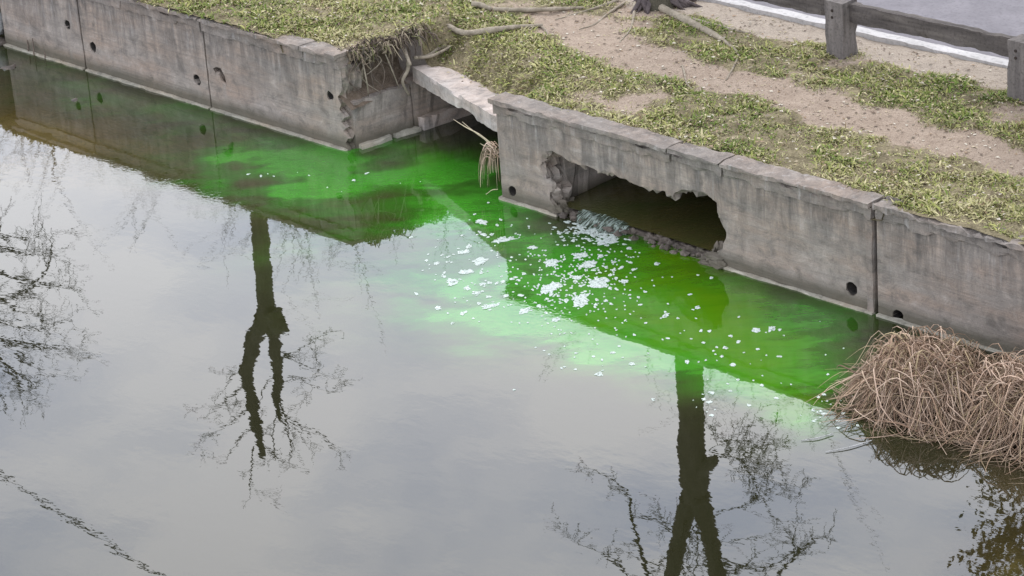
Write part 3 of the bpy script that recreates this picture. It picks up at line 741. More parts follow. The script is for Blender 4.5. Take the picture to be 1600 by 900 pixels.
def ground_root(pxs, r, parent, mat, seed, name='surface_root'):
    P = [gp(a, b, rr_*.45) for (a, b), rr_ in zip(pxs, r)]
    return bumpy_tube(P, r, 8, seed, .15).build(name, mat, parent, True)
ground_root([(1018, 2), (1032, 14), (1062, 30), (1095, 46), (1118, 58), (1140, 72), (1153, 84), (1149, 100), (1134, 126)], [.05, .05, .047, .042, .034, .017, .013, .012, .007], t1, M_root, 3)
ground_root([(1062, 26), (1100, 37), (1135, 45), (1175, 54)], [.028, .026, .022, .010], t1, M_root, 4)
ground_root([(992, 6), (990, 28), (984, 48), (968, 66)], [.024, .016, .012, .006], t1, M_root, 6)
ground_root([(975, 6), (950, 22), (930, 38), (905, 46)], [.02, .014, .010, .006], t1, M_root, 8)
ground_root([(965, 2), (935, 12), (900, 22), (872, 30)], [.024, .016, .012, .006], t1, M_root, 9)

# left tree, seen only in the water
Y2 = 3.0; m2 = lambda px, py: Vector(refl(px, py, Y2)); b2_ = m2(405, 352); T2 = Vector((b2_.x+.02, Y2, 1.1))
t2 = empty('bare_tree', T2, 'slim bare tree mirrored left of centre, forking above a cut stub', 'tree', 'bare trees on the bank')
bumpy_tube([T2-Vector((0, 0, .1)), T2+Vector((0, 0, .3)), T2+Vector((.0, 0, 1.2)), m2(406, 360), m2(411, 420), m2(416, 480), m2(419, 512)], [.22, .155, .130, .122, .120, .130, .185], 12, 4).build('trunk', M_bark, t2, True)
bumpy_tube([m2(424, 490), m2(436, 508), m2(441, 522)], [.15, .13, .10], 9, 6).build('cut_stub', M_bark, t2, True)
limbC = [m2(414, 500), m2(398, 530), m2(389, 560), m2(386, 590), m2(392, 625), m2(399, 660), m2(406, 690), m2(413, 716)]
limbD = [m2(426, 500), m2(428, 530), m2(432, 565), m2(433, 600), m2(434, 632), m2(440, 660)]
bumpy_tube(limbC, [.15, .12, .105, .10, .09, .085, .065, .035], 9, 8, .35).build('limb', M_bark, t2, True)
bumpy_tube(limbD, [.15, .10, .09, .08, .06, .025], 9, 10, .35).build('limb', M_bark, t2, True)
tw = MB(); rng = random.Random(33)
for pxs in ([(390, 640), (365, 655), (340, 675), (312, 684)], [(386, 600), (360, 620), (335, 640), (318, 650)], [(400, 672), (378, 680), (352, 720)], [(395, 700), (390, 740), (388, 770)],
            [(437, 560), (460, 550), (485, 535), (510, 520)], [(436, 545), (455, 560), (480, 575), (500, 570)], [(434, 600), (460, 590), (490, 600), (515, 615)],
            [(440, 640), (470, 670), (500, 680), (532, 712)], [(440, 655), (455, 690), (450, 735)], [(436, 620), (448, 650), (452, 690)], [(432, 640), (425, 680), (430, 720)], [(388, 570), (365, 585), (350, 610)], [(415, 700), (440, 720), (480, 740)], [(430, 590), (415, 600), (402, 640)]):
    drawn(tw, pxs, Y2+rng.uniform(-.3, .3), .015, .005, rng, 1, 1, .40)
tag(tw.build('crown', M_twig, t2), kind='stuff')
# tree off the left edge, only its twigs mirrored
Y3 = 3.2; m3 = lambda px, py: Vector(refl(px, py, Y3)); b3 = m3(-170, 300); T3 = Vector((b3.x, Y3, 1.1))
t3 = empty('bare_tree', T3, 'bare tree out of frame, twiggy crown mirrored at the left edge', 'tree', 'bare trees on the bank')
bumpy_tube([T3, T3+Vector((0, 0, 1.5)), m3(-165, 330), m3(-160, 460), m3(-150, 560)], [.24, .18, .16, .15, .10], 10, 14).build('trunk', M_bark, t3, True)
tw = MB(); rng = random.Random(50)
for pxs in ([(-160, 400), (-80, 410), (0, 425), (45, 440), (95, 448), (128, 455)], [(-160, 420), (-60, 450), (0, 468), (30, 485), (75, 500)], [(-160, 440), (-60, 470), (0, 500), (60, 512), (110, 500)],
            [(-155, 470), (-60, 510), (0, 530), (35, 560), (90, 590)], [(-155, 500), (-60, 550), (5, 575), (40, 610), (62, 600)], [(-150, 520), (-70, 590), (-10, 610), (10, 640)],
            [(-150, 380), (-60, 380), (0, 385), (40, 400), (80, 395)], [(-150, 360), (-40, 365), (20, 372), (60, 370)], [(0, 468), (40, 455), (75, 420), (80, 380)], [(5, 530), (60, 540), (115, 545)], [(0, 560), (30, 590), (55, 605)]):
    drawn(tw, pxs, Y3+rng.uniform(-.5, .5), .034, .009, rng, 1, 2, .50)
tag(tw.build('crown', M_twig, t3), kind='stuff')

# far bare trees across the road: only their tops show, mirrored along the wall's reflection
def far_tree(px, py, Y, k, label):
    top = Vector(refl(px, py, Y)); base = Vector((top.x, Y, 1.1)); rng = random.Random(100+k)
    e = empty('far_bare_tree', base, label, 'tree', 'bare trees across the road')
    H_ = top.z-1.1
    bumpy_tube([base, base+Vector((0, 0, H_*.35)), base+Vector((rng.uniform(-.3, .3), 0, H_*.72))], [.26, .2, .12], 8, k).build('trunk', M_bark, e, True)
    mb = MB()
    for i in range(12):
        z = H_*rng.uniform(.35, .72)
        branch_rec(mb, base+Vector((0, 0, z)), (rng.gauss(0, .75), rng.gauss(0, .6), 1.0), (H_-z)*rng.uniform(.5, .85), .05, 2, rng, .30, 2, .2)
    tag(mb.build('crown', M_twig, e), kind='stuff')
fars = [(40, 268, 15, 'broad'), (150, 310, 16, 'low'), (300, 345, 15, 'slim'), (500, 415, 17, 'thin'), (620, 425, 15, 'dense'), (720, 410, 16, 'wide'), (1180, 655, 16, 'tall'), (1290, 690, 15, 'tangled')]
ords = ['first', 'second', 'third', 'fourth', 'fifth', 'sixth', 'seventh', 'eighth']
for k, (a, b, Y, w) in enumerate(fars):
    far_tree(a, b, Y, k, 'bare treetop mirrored faintly below the wall reflection, %s from the left' % ords[k])

Y4 = 3.6; cc4 = Vector(refl(1765, 870, Y4)); T4 = Vector((cc4.x+1.3, Y4, 1.1))  # unseen evergreen, added so its mirror image darkens the lower right water
t4 = empty('added_evergreen', T4, 'unseen evergreen tree added out of frame to darken the lower right reflection', 'tree')
bumpy_tube([T4, T4+Vector((0, 0, 1.6)), Vector((cc4.x, Y4, cc4.z-.6)), Vector((cc4.x, Y4, cc4.z+.8))], [.22, .16, .12, .05], 9, 44).build('trunk', M_bark, t4, True)
rng = random.Random(61); mb = MB()
for i in range(520):
    a = rng.uniform(0, 6.283); q = rng.random()**.45; el_ = rng.uniform(-1.2, 1.3)
    p = cc4+Vector((1.9*q*math.cos(a)*math.cos(el_), 1.5*q*math.sin(a)*math.cos(el_), 1.7*q*math.sin(el_)))
    for k in range(34):
        g = p+Vector((rng.gauss(0, .16), rng.gauss(0, .16), rng.gauss(0, .13))); ax = Vector((rng.gauss(0, 1), rng.gauss(0, 1), rng.gauss(0, .6))).normalized(); bx_ = ax.orthogonal().normalized(); L_ = rng.uniform(.035, .07)
        mb.add([g-ax*L_, g+bx_*L_*.4, g+ax*L_, g-bx_*L_*.4], [(0, 1, 2, 3)])
tag(mb.build('crown', M_ever, t4), kind='stuff')

# overhead cable, mirrored at the lower left
ca, cb = Vector(refl(0, 742, 2.35)), Vector(refl(248, 900, 1.9)); d = (cb-ca)
P = []
for i in range(41):
    q = -1.5+4.5*i/40; v = ca+d*q; v.z += .012*((q-.5)**2-.25)*4; P.append(v)
mb = MB(); mb.tube(P, [.017]*len(P), 6); tag(mb.build('overhead_cable', M_cable, None, True), 'thin dark overhead cable mirrored diagonally in the lower left water', 'cable')

# ------------------------------------------------------------------ branches and roots lying on the bank
def lying(pxs, r, name, label, cat, mat, seed):
    P = [gp(a, b, rr_*1.25) for (a, b), rr_ in zip(pxs, r)]
    e = empty(name, P[0], label, cat)
    bumpy_tube(P, r, 8, seed, .16).build('stem', mat, e, True); return e
e = lying([(772, 19), (800, 20), (835, 20), (875, 18), (912, 14)], [.028, .029, .028, .025, .014], 'fallen_branch', 'upper pale fallen branch lying in grass beside its cut stub', 'branch', M_root, 5)
lying([(738, 12), (752, 14), (768, 19)], [.036, .038, .028], 'branch_stub', 'short thick cut branch stub at the end of the upper fallen branch', 'branch', M_root, 15)
e = lying([(655, 60), (690, 60), (725, 57), (765, 53), (805, 47), (848, 43)], [.018, .034, .036, .034, .029, .020], 'fallen_branch', 'lower long pale fallen branch lying across the grass above the inlet', 'branch', M_root, 25)
P = [gp(846, 44, .02), gp(854, 50, .02), gp(857, 60, .015)]; mb = MB(); mb.tube(P, [.012, .010, .006], 5); mb.build('twig', M_root, e)
lying([(1066, 104), (1070, 118), (1072, 130), (1082, 142)], [.008, .012, .010, .006], 'dry_twig', 'thin pale dry twig lying on the dirt path', 'twig', M_root, 35)
# roots hanging over the broken side wall
e = empty('exposed_roots', (-2.45, .5, .8), 'tangle of exposed roots hanging over the broken inlet side wall', 'roots')
rng = random.Random(8)
for i in range(15):
    y = rng.uniform(.15, 1.0); x = -2.52+.04*y; top = Vector((x-rng.uniform(.05, .2), y+rng.uniform(-.1, .1), 1.06)); L = rng.uniform(.15, .62)
    pts = [top, Vector((x+rng.uniform(-.05, .06), y+rng.uniform(-.06, .06), 1.06)), Vector((x+rng.uniform(-.06, .10), y+rng.uniform(-.14, .14), 1.06-L*.5)), Vector((x+rng.uniform(-.06, .09), y+rng.uniform(-.20, .20), 1.06-L))]
    r = rng.uniform(.006, .020); mb = MB(); mb.tube(smooth_pts(pts, 3), lerp_r([r*1.3, r, r*.8, r*.3], 10), 5); mb.build('root', M_rootd if i % 3 else M_root, e, True)
for pxs, r in (([(640, 92), (625, 84), (600, 82), (570, 88)], [.02, .022, .018, .008]), ([(648, 100), (668, 92), (690, 82), (700, 78)], [.02, .024, .02, .008]), ([(655, 88), (675, 80), (705, 76), (688, 84)], [.018, .02, .014, .006]), ([(638, 96), (637, 110), (629, 128), (640, 150)], None)):
    if r: P = [gp(a, b, .03) for a, b in pxs]
    else: P = [Vector(onp(a, b, 0, -2.33)) for a, b in pxs]; r = [.028, .026, .02, .008]
    bumpy_tube(P, r, 7, 3).build('root', M_root, e, True)
# dark twigs spilling over the left wall
c0 = Vector((-6.22, .02, 1.17)); e = empty('dead_shrub', c0, 'dark dead twigs spilling over the left wall at the top edge', 'shrub'); rng = random.Random(14)
for i in range(16):
    mb = MB(); p0 = c0+Vector((rng.gauss(0, .13), rng.uniform(0, .3), 0)); q = p0+Vector((rng.gauss(0, .10), -rng.uniform(.05, .15), rng.uniform(.02, .12))); s = q+Vector((rng.gauss(0, .12), -rng.uniform(0, .06), -rng.uniform(.05, .35)))
    mb.tube(smooth_pts([p0, q, s], 3), lerp_r([.010, .008, .003], 7), 4); mb.build('twig', M_rootd, e)

# ------------------------------------------------------------------ grass
def blades(name, base, n_each, mat, seed, length, width, tilt, cols, zbase=None, parent=None):
    pass
rs_ = np.random.RandomState(3)
def scatter(n, x0, x1, y0, y1):
    return rs_.uniform(x0, x1, n), rs_.uniform(y0, y1, n)
cx, cy = scatter(60000, -10, 8.6, -.05, 3.95)
A, B = proj(np.stack([cx, cy, np.full_like(cx, GZ)], -1))
vis = (A > -160) & (A < 1760) & (B > -130)
dn = 1-dirt(cx, cy)
tuft = fbm(cx*3.2, cy*3.2)
keep = vis & (rs_.rand(len(cx)) < np.clip(dn*1.2-.08+.7*(fbm(cx*9, cy*9)-.5), .02, 1)*(.16+1.1*sst(.34, .60, tuft))) & gkeep(cx, cy)
# bare coping stays clear of grass
clear = (cy < .185+.07*fbm(cx*4, cy*0)) & (((cx > -3.6) & (cx < -2.4)) | ((cx > -.05) & (cx < 5.2)))
keep &= ~clear
inl_m = (cx > -2.4) & (cx < .0) & (slab_d(cx, cy) < .28+.16*fbm(cx*5, cy*5))
keep &= ~inl_m
cx, cy = cx[keep], cy[keep]
PER = 12
n = len(cx)*PER
bx = np.repeat(cx, PER)+rs_.normal(0, .026, n); by = np.repeat(cy, PER)+rs_.normal(0, .026, n)
left_over = (bx < -3.5)
by = np.where(by < .05, np.where(left_over, np.maximum(by, -.06), .05), by)
bz = ground_z(bx, np.maximum(by, .05))-.012
bz = np.where((by < .20) & (~left_over) & (bx > -.05), np.maximum(bz, 1.10), bz)
hue = np.repeat(fbm(cx*1.3+9, cy*1.3)+.25*rs_.normal(0, 1, len(cx))*.5, PER)
az = rs_.uniform(0, 2*np.pi, n); el = np.abs(rs_.normal(.55, .30, n))
size = rs_.choice([.6, .85, 1.0, 1.25, 1.6], n, p=[.25, .25, .25, .17, .08])*np.repeat(np.clip(.55+.75*fbm(cx*2.5+3, cy*2.5), .5, 1.35)*np.clip(.45+.75*(1-dirt(cx, cy)), .4, 1.1), PER)
L = rs_.uniform(.030, .075, n)*size; W = rs_.uniform(.0034, .0070, n)*size
dx = np.cos(az)*np.cos(el); dy = np.sin(az)*np.cos(el); dz = np.sin(el)
sx_, sy_ = -np.sin(az), np.cos(az)
base = np.stack([bx, by, bz], -1); D = np.stack([dx, dy, dz], -1); S = np.stack([sx_, sy_, rs_.uniform(-.5, .5, n)], -1)
D2 = D.copy(); D2[:, 2] -= rs_.uniform(.3, .9, n); D2 /= np.linalg.norm(D2, axis=1)[:, None]
mid = base+D*(L*.55)[:, None]; tip = mid+D2*(L*.5)[:, None]
V = np.stack([base-S*(W*.6)[:, None], base+S*(W*.6)[:, None], mid+S*W[:, None], mid-S*W[:, None], tip], 1).reshape(-1, 3)
i0 = np.arange(n)*5
loops = np.stack([i0, i0+1, i0+2, i0+3, i0+3, i0+2, i0+4], -1).ravel()
ls = np.stack([np.arange(n)*7, np.arange(n)*7+4], -1).ravel()
me = bpy.data.meshes.new('grass'); me.vertices.add(len(V)); me.vertices.foreach_set('co', V.astype(np.float32).ravel())
me.loops.add(len(loops)); me.loops.foreach_set('vertex_index', loops.astype(np.int32))
me.polygons.add(len(ls)); me.polygons.foreach_set('loop_start', ls.astype(np.int32)); me.update(); me.validate()
green = np.array([.10, .145, .024]); olive = np.array([.235, .235, .070]); strw = np.array([.40, .355, .20]); brn = np.array([.16, .115, .06])
u = np.clip(hue*1.5-.27+rs_.normal(0, .26, n), 0, 1)[:, None]
gc = np.where(u < .5, green+(olive-green)*u*2, olive+(strw-olive)*(u-.5)*1.5)
dry = np.clip(dirt(bx, by)*1.1, 0, 1)[:, None]; gc = gc*(1-dry*.6)+strw*dry*.6
pick = rs_.rand(n); gc = np.where((pick < .12)[:, None], strw*rs_.uniform(.7, 1.15, (n, 1)), gc); gc = np.where((pick > .93)[:, None], brn, gc)
edge_dry = np.clip(1-np.abs(bx+2.6)/.9, 0, 1)*np.clip(1-by/1.4, 0, 1); gc = gc*(1-.6*edge_dry[:, None])+strw*.9*.6*edge_dry[:, None]
gc = gc*rs_.uniform(.85, 1.45, (n, 1))
cv = np.repeat(np.concatenate([gc, np.ones((n, 1))], 1), 5, 0).reshape(n, 5, 4)
ca_ = me.color_attributes.new('col', 'FLOAT_COLOR', 'POINT'); ca_.data.foreach_set('color', cv.astype(np.float32).ravel())
tag(link('grass', me, M_grass), 'short patchy green and straw coloured turf covering the bank', 'grass', kind='stuff')
print('grass blades', n)

# litter on the bank: dead leaves, grit, chaff
lt = MB(); rng = random.Random(91); lc = [(.40, .33, .22), (.30, .21, .13), (.13, .09, .06), (.50, .45, .36), (.22, .18, .13)]
for i in range(5200):
    x, y = rng.uniform(-7.5, 8), rng.uniform(.2, 3.75)
    if (-2.5 < x < .1 and slab_d(np.array(x), np.array(y)) < .22) or abs(x) > 9: continue
    a, b = proj((x, y, GZ))
    if not (-60 < a < 1660 and -60 < b < 500): continue
    z = ground_z(np.array(x), np.array(y)).item()+.006+(0 if dirt(np.array(x), np.array(y)) > .5 else .02)
    w = rng.uniform(0, 6.283); L_ = rng.uniform(.008, .030); W_ = L_*rng.uniform(.25, .8); c_, s_ = math.cos(w), math.sin(w); h_ = rng.uniform(.002, .014)
    lt.add([(x-c_*L_, y-s_*L_, z), (x+s_*W_, y-c_*W_, z+h_), (x+c_*L_, y+s_*L_, z+.003), (x-s_*W_, y+c_*W_, z+h_*.5)], [(0, 1, 2), (0, 2, 3)], rng.choice(lc))
tag(lt.build('leaf_litter', M_straw, None, False, True), 'dead leaves, chaff and grit strewn over the bank', 'litter', kind='stuff')
# dry brush hanging over the broken end of the left wall
ov = empty('dry_brush', (-2.5, .5, 1.1), 'dry matted brush hanging over the broken end of the left wall', 'brush'); mb = MB(); mg = MB()
for i in range(380):
    y = rng.uniform(.10, 1.25); x = -2.52+rng.gauss(0, .09)+(.25*max(0, y-.9)); z = 1.12+rng.uniform(-.02, .03); w = rng.uniform(-1.3, 1.0)
    L_ = rng.uniform(.05, .15)*(1.6 if rng.random() < .12 else 1); d_ = Vector((math.cos(w), math.sin(w)*.9, 0)); p0 = Vector((x, y, z))
    pts = [p0, p0+d_*L_*.4+Vector((0, 0, rng.uniform(.0, .06))), p0+d_*L_*.75+Vector((0, 0, -L_*rng.uniform(.0, .5))), p0+d_*L_*.9+Vector((rng.gauss(0, .03), rng.gauss(0, .03), -L_*rng.uniform(.2, 1.1)))]
    cc = rng.choice([(.24, .19, .13), (.13, .10, .07), (.30, .25, .17), (.07, .05, .036), (.13, .13, .05), (.05, .04, .03)])
    P = smooth_pts(pts, 2); mb.tube(P, lerp_r([.006, .007, .003], len(P)), 3, cc, cap=False)
tag(mb.build('brush_stems', M_straw, ov, False, True), kind='stuff')

# ------------------------------------------------------------------ dry reed clumps
straw_cols = [(.24, .18, .12), (.62, .48, .37), (.58, .43, .33), (.46, .325, .225), (.38, .26, .18), (.54, .41, .30), (.28, .185, .125), (.17, .11, .075), (.42, .33, .20), (.50, .36, .26)]
def strip(mb, pts, w, col):
    P = smooth_pts(pts, 3); R_ = lerp_r([w*.8, w, w*.85, w*.3], len(P)); n0 = len(mb.v); mb.tube(P, R_, 4, col, cap=False)
    for i in range(len(P)):                          # squash the tube into a blade
        c_ = Vector(P[i])
        for k in (1, 3):
            v_ = Vector(mb.v[n0+i*4+k]); mb.v[n0+i*4+k] = tuple(c_+(v_-c_)*.3)
def reed_clump(name, label, c, rx, ry, h, n_single, n_mass, seed, lean, align=0.0):
    e = empty(name, (c[0], c[1], 0), label, 'reeds', 'dead reed clumps'); rng = random.Random(seed)
    mb = MB(); bm = bmesh.new(); bmesh.ops.create_icosphere(bm, subdivisions=4, radius=1)
    vs = []
    for v in bm.verts:
        d_ = v.co; k = 1+.25*ncol(d_, 2.2, seed)+.12*ncol(d_, 6, seed)
        vs.append((c[0]+d_.x*rx*.80*k, c[1]+d_.y*ry*.80*k, max(-.15, d_.z*h*.74*k)))
    mb.add(vs, [tuple(v.index for v in f.verts) for f in bm.faces]); bm.free()
    mb.build('thatch_mound', M_thatch, e, True)  # thatch core, its dark colour gives the shaded gaps among the stalks
    mass = MB()
    for i in range(n_single+n_mass):
        a = rng.uniform(0, 6.283); q = math.sqrt(rng.random())
        top_i = i < n_single
        ca_, sa_ = math.cos(a), math.sin(a)
        dome = lambda u, v: h*math.sqrt(max(0, 1-u*u-v*v))
        u, v = q*ca_, q*sa_
        # drooping direction: mostly radial outward plus the common lean
        dirv = Vector((ca_*q*1.0*.6+lean[0]+rng.gauss(0, 1.1), sa_*q*.6+lean[1]+rng.gauss(0, 1.1), 0))
        ga = rng.gauss(0, 1)*align; dirv = dirv+Vector((.68*ga, .74*ga, 0))
        dirv = dirv.normalized() if dirv.length > 1e-3 else Vector((1, 0, 0))
        Ls = rng.uniform(.22, .75)*(.7+.3*rx)
        pts = []; rise = rng.uniform(-.02, .12)+(.18 if rng.random() < .12 else 0)
        p0 = Vector((c[0]+u*rx*.8, c[1]+v*ry*.8, 0))
        curl = rng.gauss(0, 1.2)
        for k in range(4):
            s = k/3; dd = Matrix.Rotation(curl*s, 3, 'Z')@dirv
            p = p0+dd*Ls*s
            uu, vv = (p.x-c[0])/rx, (p.y-c[1])/ry; z = dome(uu*.93, vv*.93)+rise*math.sin(math.pi*min(1, s*1.1))+rng.uniform(-.075, .065)
            if rng.random() < .3 and k == 3: z += .05
            pts.append(Vector((p.x, p.y, max(.012+rng.uniform(0, .01), z))))
        w = rng.uniform(.004, .0085) if top_i else rng.uniform(.003, .0065)
        cc = rng.choice(straw_cols); f_ = rng.uniform(.70, 1.18); f_ *= .88; cc = (cc[0]*f_, cc[1]*f_*.97, cc[2]*f_*.93)
        if top_i:
            m_ = MB(); strip(m_, [q_+Vector((0, 0, .008)) for q_ in pts], w, cc); m_.build('reed_stalk', M_straw, e, True, True)
        else: strip(mass, pts, w, cc)
    # stalks that stick up or reach out
    for i in range(26):
        a = rng.uniform(0, 6.283); q = rng.uniform(.2, 1.0); p0 = Vector((c[0]+q*rx*math.cos(a), c[1]+q*ry*math.sin(a), h*math.sqrt(max(0, 1-q*q))*.8))
        d_ = Vector((math.cos(a)*.7+rng.gauss(0, .4), math.sin(a)*.7+rng.gauss(0, .4), rng.uniform(.3, 1.0))).normalized(); L_ = rng.uniform(.18, .42)
        m_ = MB(); strip(m_, [p0, p0+d_*L_*.45, p0+d_*L_*.8+Vector((0, 0, -.02)), p0+d_*L_+Vector((rng.gauss(0, .04), rng.gauss(0, .04), -.07))], rng.uniform(.005, .008), rng.choice(straw_cols)); m_.build('reed_stalk', M_straw, e, True, True)
    tag(mass.build('matted_stalks', M_straw, e, True, True), kind='stuff')
    return e
reed_clump('reed_clump', 'rounded left clump of matted dead straw-coloured reeds at the green water edge', (6.72, -1.24), .64, .52, .38, 270, 1700, 3, (-.3, -.1), 1.2)
reed_clump('reed_clump', 'wide right clump of dead reeds running out of frame at the right edge', (7.98, -1.02), 1.05, .56, .38, 270, 2400, 6, (-.25, -.25), 1.2)
# bleached stalks floating beside the clump
for i, (a, b, lab) in enumerate([((1252, 688), (1302, 677), 'upper bleached reed stalk floating left of the reed clump'), ((1290, 706), (1362, 688), 'lower bleached reed stalk floating by the foot of the reed clump')]):
    p0, p1 = Vector(onz(*a, .008)), Vector(onz(*b, .012)); mb = MB(); mb.tube(smooth_pts([p0, (p0+p1)/2+Vector((.02, -.02, .004)), p1], 4), lerp_r([.003, .0055, .0045], 9), 6)
    tag(mb.build('floating_stalk', M_pale, None, True), lab, 'reed stalk')
# tuft at the corner of the right wall
c0 = Vector((-.06, -.03, .46)); e = empty('dry_grass_tuft', c0, 'tuft of dry grass hanging at the left corner of the culvert wall', 'grass tuft'); rng = random.Random(2)
for i in range(34):
    p0 = c0+Vector((rng.uniform(-.02, .05), rng.uniform(-.02, .10), rng.uniform(-.04, .12))); d_ = Vector((-rng.uniform(.02, .16), -rng.uniform(-.03, .10), 0)); L_ = rng.uniform(.15, .38)
    mb = MB(); strip(mb, [p0, p0+d_*.6+Vector((0, 0, .05)), p0+d_+Vector((0, 0, -L_*.4)), p0+d_*1.1+Vector((0, 0, -L_))], rng.uniform(.004, .007), rng.choice(straw_cols[:4])); mb.build('grass_blade', M_straw, e, True, True)
for i, (a, b) in enumerate([((708, 186), (770, 226)), ((722, 190), (776, 236)), ((750, 224), (772, 236)), ((752, 306), (778, 296))]):
    p0 = Vector(onp(*a, 1, .12 if i < 2 else -.02)); p1 = Vector(onp(*b, 1, -.01)); mb = MB(); strip(mb, [p1, p1*.66+p0*.34+Vector((0, 0, .02)), p1*.33+p0*.67, p0], .007, (.42, .36, .24)); mb.build('grass_blade', M_straw, e, True, True)
# stems standing in the shallows at far left
for i, (a, b, lab) in enumerate([((44, 88), (45, 66), 'thin grey stem by the wall foot, leftmost of three'), ((53, 92), (52, 62), 'thin grey stem by the wall foot, middle of three'), ((70, 98), (71, 84), 'short pale stem by the wall foot, rightmost of three')]):
    p0 = Vector(onz(*a, -.05)); p1 = p0+Vector((.0, .02, .05+(a[1]-b[1])*.0075)); mb = MB(); mb.tube(smooth_pts([p0, (p0+p1)/2+Vector((.01, 0, 0)), p1], 3), lerp_r([.010, .009, .005], 7), 5)
    tag(mb.build('water_stem', M_rootd, None, True), lab, 'stem')

# stones and leaf clumps on the shallow bed at the left
for i, (a, b, r, lab) in enumerate([(120, 160, .09, 'pale stone under brown shallow water near the left wall'), (160, 158, .06, 'small dark stone under shallow water right of the pale one'), (320, 202, .07, 'dark lump under green water below the wall joint'), (365, 228, .07, 'dark lump under bright green water left of the inlet corner'), (15, 108, .12, 'weedy stone under water at the left edge')]):
    q = onz(a, b, -.03); mb = MB(); rock(mb, (q[0], q[1], -.035), r, 90+i, (1.2, 1, .45)); tag(mb.build('sunken_stone', M_rock, None, True), lab, 'stone')

# ------------------------------------------------------------------ foam
def foam_blob(mb, x, y, a, b, rot, seed, hz=.010, n=18, z=.002):
    c, s = math.cos(rot), math.sin(rot); rows = []
    for ring, (k, zz) in enumerate(((1.0, 0), (.80, .75), (.42, 1.0))):
        for i in range(n):
            w = 6.2832*i/n; q = k*(1+.60*ncol((math.cos(w), math.sin(w), seed), 1.6)+.50*ncol((math.cos(w), math.sin(w), seed), 4))
            u, v = a*q*math.cos(w), b*q*math.sin(w); rows.append((x+u*c-v*s, y+u*s+v*c, z+hz*zz*(1+.5*ncol((u*60, v*60, seed), 1))))
    rows.append((x, y, z+hz))
    fs = []
    for r_ in range(2):
        for i in range(n): fs.append((r_*n+i, r_*n+(i+1) % n, (r_+1)*n+(i+1) % n, (r_+1)*n+i))
    fs += [(2*n+i, 2*n+(i+1) % n, 3*n) for i in range(n)]
    mb.add(rows, fs)
RIGHT = math.atan2(_r[1], _r[0])                 # direction of the picture's horizontal in plan
big = [(862, 411, 24, 15, 0, 'lumpy white foam patch, uppermost in the dark green reflection'), (858, 450, 36, 20, .1, 'hooked white foam patch low in the dark green reflection'),
       (905, 472, 32, 22, 0, 'round bright foam patch below the outlet, lowest of the large ones'), (935, 441, 38, 20, -.1, 'broad foam patch right of the outlet foam trail'),
       (919, 414, 30, 12, 0, 'wide foam patch in the middle of the outlet foam trail'), (908, 399, 26, 10, 0, 'flat foam patch near the top of the outlet foam trail'), (948, 377, 44, 12, -.15, 'long foam patch right beside the tumbling white water'),
       (903, 434, 20, 10, .2, 'small lumpy foam patch on the outlet foam trail'), (749, 408, 34, 9, -.75, 'slanting foam streak on the sky reflection'), (729, 425, 26, 9, .1, 'flat foam patch at the foot of the slanting streak'),
       (725, 394, 24, 8, -.15, 'flat foam patch left of the slanting streak'), (752, 347, 20, 10, -.2, 'foam patch nearest the inlet on the dark reflection'), (788, 375, 48, 6, -.12, 'long thin foam streak crossing the reflection edge'),
       (706, 441, 24, 12, -.4, 'branching foam patch left of the slanting streak foot'), (764, 479, 26, 8, 0, 'flat double foam patch low on the mint water'), (745, 458, 16, 8, -.4, 'small foam patch above the double one on mint water'),
       (820, 486, 22, 11, .2, 'foam patch at the lower tip of the dark wall reflection'), (832, 387, 18, 8, -.1, 'oval foam patch high in the dark reflection'), (868, 500, 18, 8, 0, 'foam patch on the lower edge of the dark reflection'),
       (975, 440, 14, 8, 0, 'oval foam patch at the left of the vivid green pool'), (685, 482, 11, 9, 0, 'small round foam patch at the far left of mint water'), (1040, 493, 11, 10, .2, 'round foam patch in the vivid green pool'),
       (1206, 514, 14, 12, .2, 'round foam patch on green water toward the reeds'), (935, 585, 14, 8, .2, 'foam patch on the mint sky reflection below the pool')]
def foam_size(px, py, w, h):
    q0, q1 = onz(px-w/2, py, 0), onz(px+w/2, py, 0); a = np.linalg.norm(q1-q0)/2; q2, q3 = onz(px, py-h/2, 0), onz(px, py+h/2, 0); return a, np.linalg.norm(q3-q2)/2
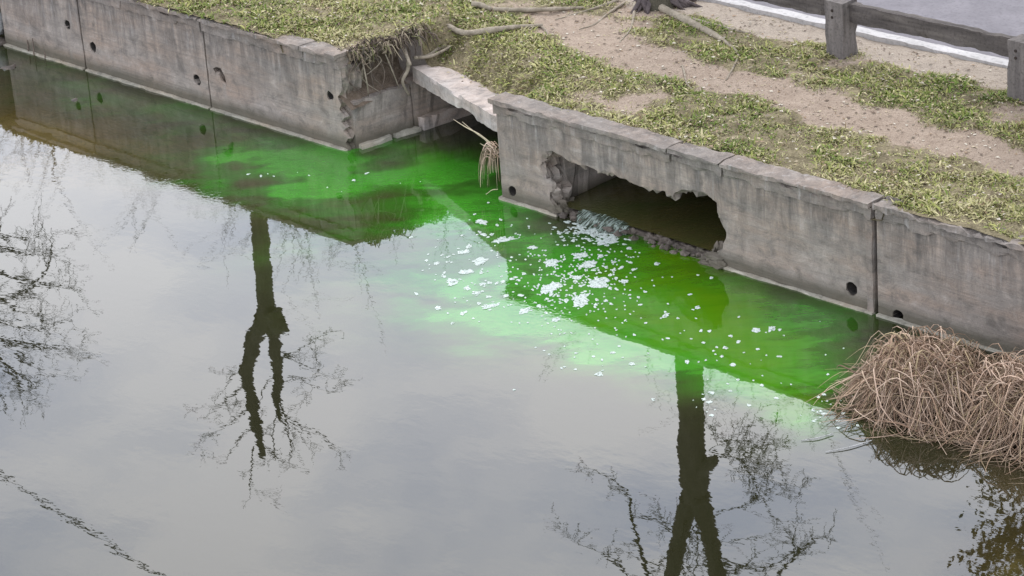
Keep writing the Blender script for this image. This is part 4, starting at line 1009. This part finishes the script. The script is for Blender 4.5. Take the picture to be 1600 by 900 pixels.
for i, (px, py, w, h, rot, lab) in enumerate(big):
    q = onz(px, py, 0); a, b = foam_size(px, py, w, h); mb = MB(); th = RIGHT-ROLL*0-rot*1.6
    a *= .78; b *= .74; foam_blob(mb, q[0], q[1], a, b, th, i+1, .004, 26)
    if w > 22:
        k = random.Random(i); ux, uy = math.cos(th), math.sin(th)
        for s in (-1, 1): foam_blob(mb, q[0]+ux*a*s*k.uniform(.4, .9)-uy*b*s*k.uniform(.2, .8), q[1]+uy*a*s*k.uniform(.4, .9)+ux*b*s*k.uniform(.2, .8), a*.45, b*.55, th+.5*s, i*3+s, .004, 16, .003)
    tag(mb.build('foam_patch', M_foam, None, True), lab, 'foam')
rng = random.Random(77)
regions = [((925, 430), (75, 55), 120, 'outlet'), ((870, 460), (60, 40), 60, 'outlet'), ((745, 425), (75, 60), 85, 'mint'), ((1060, 500), (150, 70), 34, 'pool'), ((1190, 545), (130, 60), 30, 'pool'), ((1290, 640), (40, 25), 25, 'pool'), ((780, 370), (60, 30), 30, 'mint'), ((960, 560), (110, 40), 22, 'mint'), ((1130, 620), (60, 25), 14, 'pool'), ((520, 275), (170, 25), 14, 'inlet')]
labs = {'outlet': 'small white foam fleck drifting in the dense trail below the outlet', 'mint': 'small white foam fleck drifting on the mint green sky reflection', 'pool': 'small white foam fleck scattered on the vivid green pool'}
tiny = MB(); cnt = {}
for (c, r, nn, kd) in regions:
    for i in range(nn):
        px, py = rng.gauss(c[0], r[0]*.6), rng.gauss(c[1], r[1]*.6)
        q = onz(px, py, 0)
        if q[1] > -.12: continue
        s = min(1.5, rng.lognormvariate(-.45, .42)); w = 5.6*s*rng.uniform(.8, 1.5); h = 4.0*s
        if kd == 'inlet': w *= .6; h *= .6
        a, b = foam_size(px, py, w, h)
        if s > .92 and kd != 'inlet' and cnt.get(kd, 0) < 45:
            cnt[kd] = cnt.get(kd, 0)+1; mb = MB(); foam_blob(mb, q[0], q[1], a, b, RIGHT+rng.uniform(-.4, .4), rng.random()*90, .003, 12)
            tag(mb.build('foam_fleck', M_foam, None, True), labs[kd], 'foam', 'small foam flecks, '+kd)
        else: foam_blob(tiny, q[0], q[1], a, b, RIGHT+rng.uniform(-.5, .5), rng.random()*90, .0025, 8)
for i in range(240):
    px, py = rng.gauss(900, 60), rng.gauss(440, 40); q = onz(px, py, 0)
    if q[1] < -.12: a, b = foam_size(px, py, 3.2, 2.4); foam_blob(tiny, q[0], q[1], a, b, RIGHT, rng.random()*90, .003, 7)
tag(tiny.build('foam_specks', M_foam, None, True), 'tiny white foam specks peppering the dyed green water', 'foam', kind='stuff')
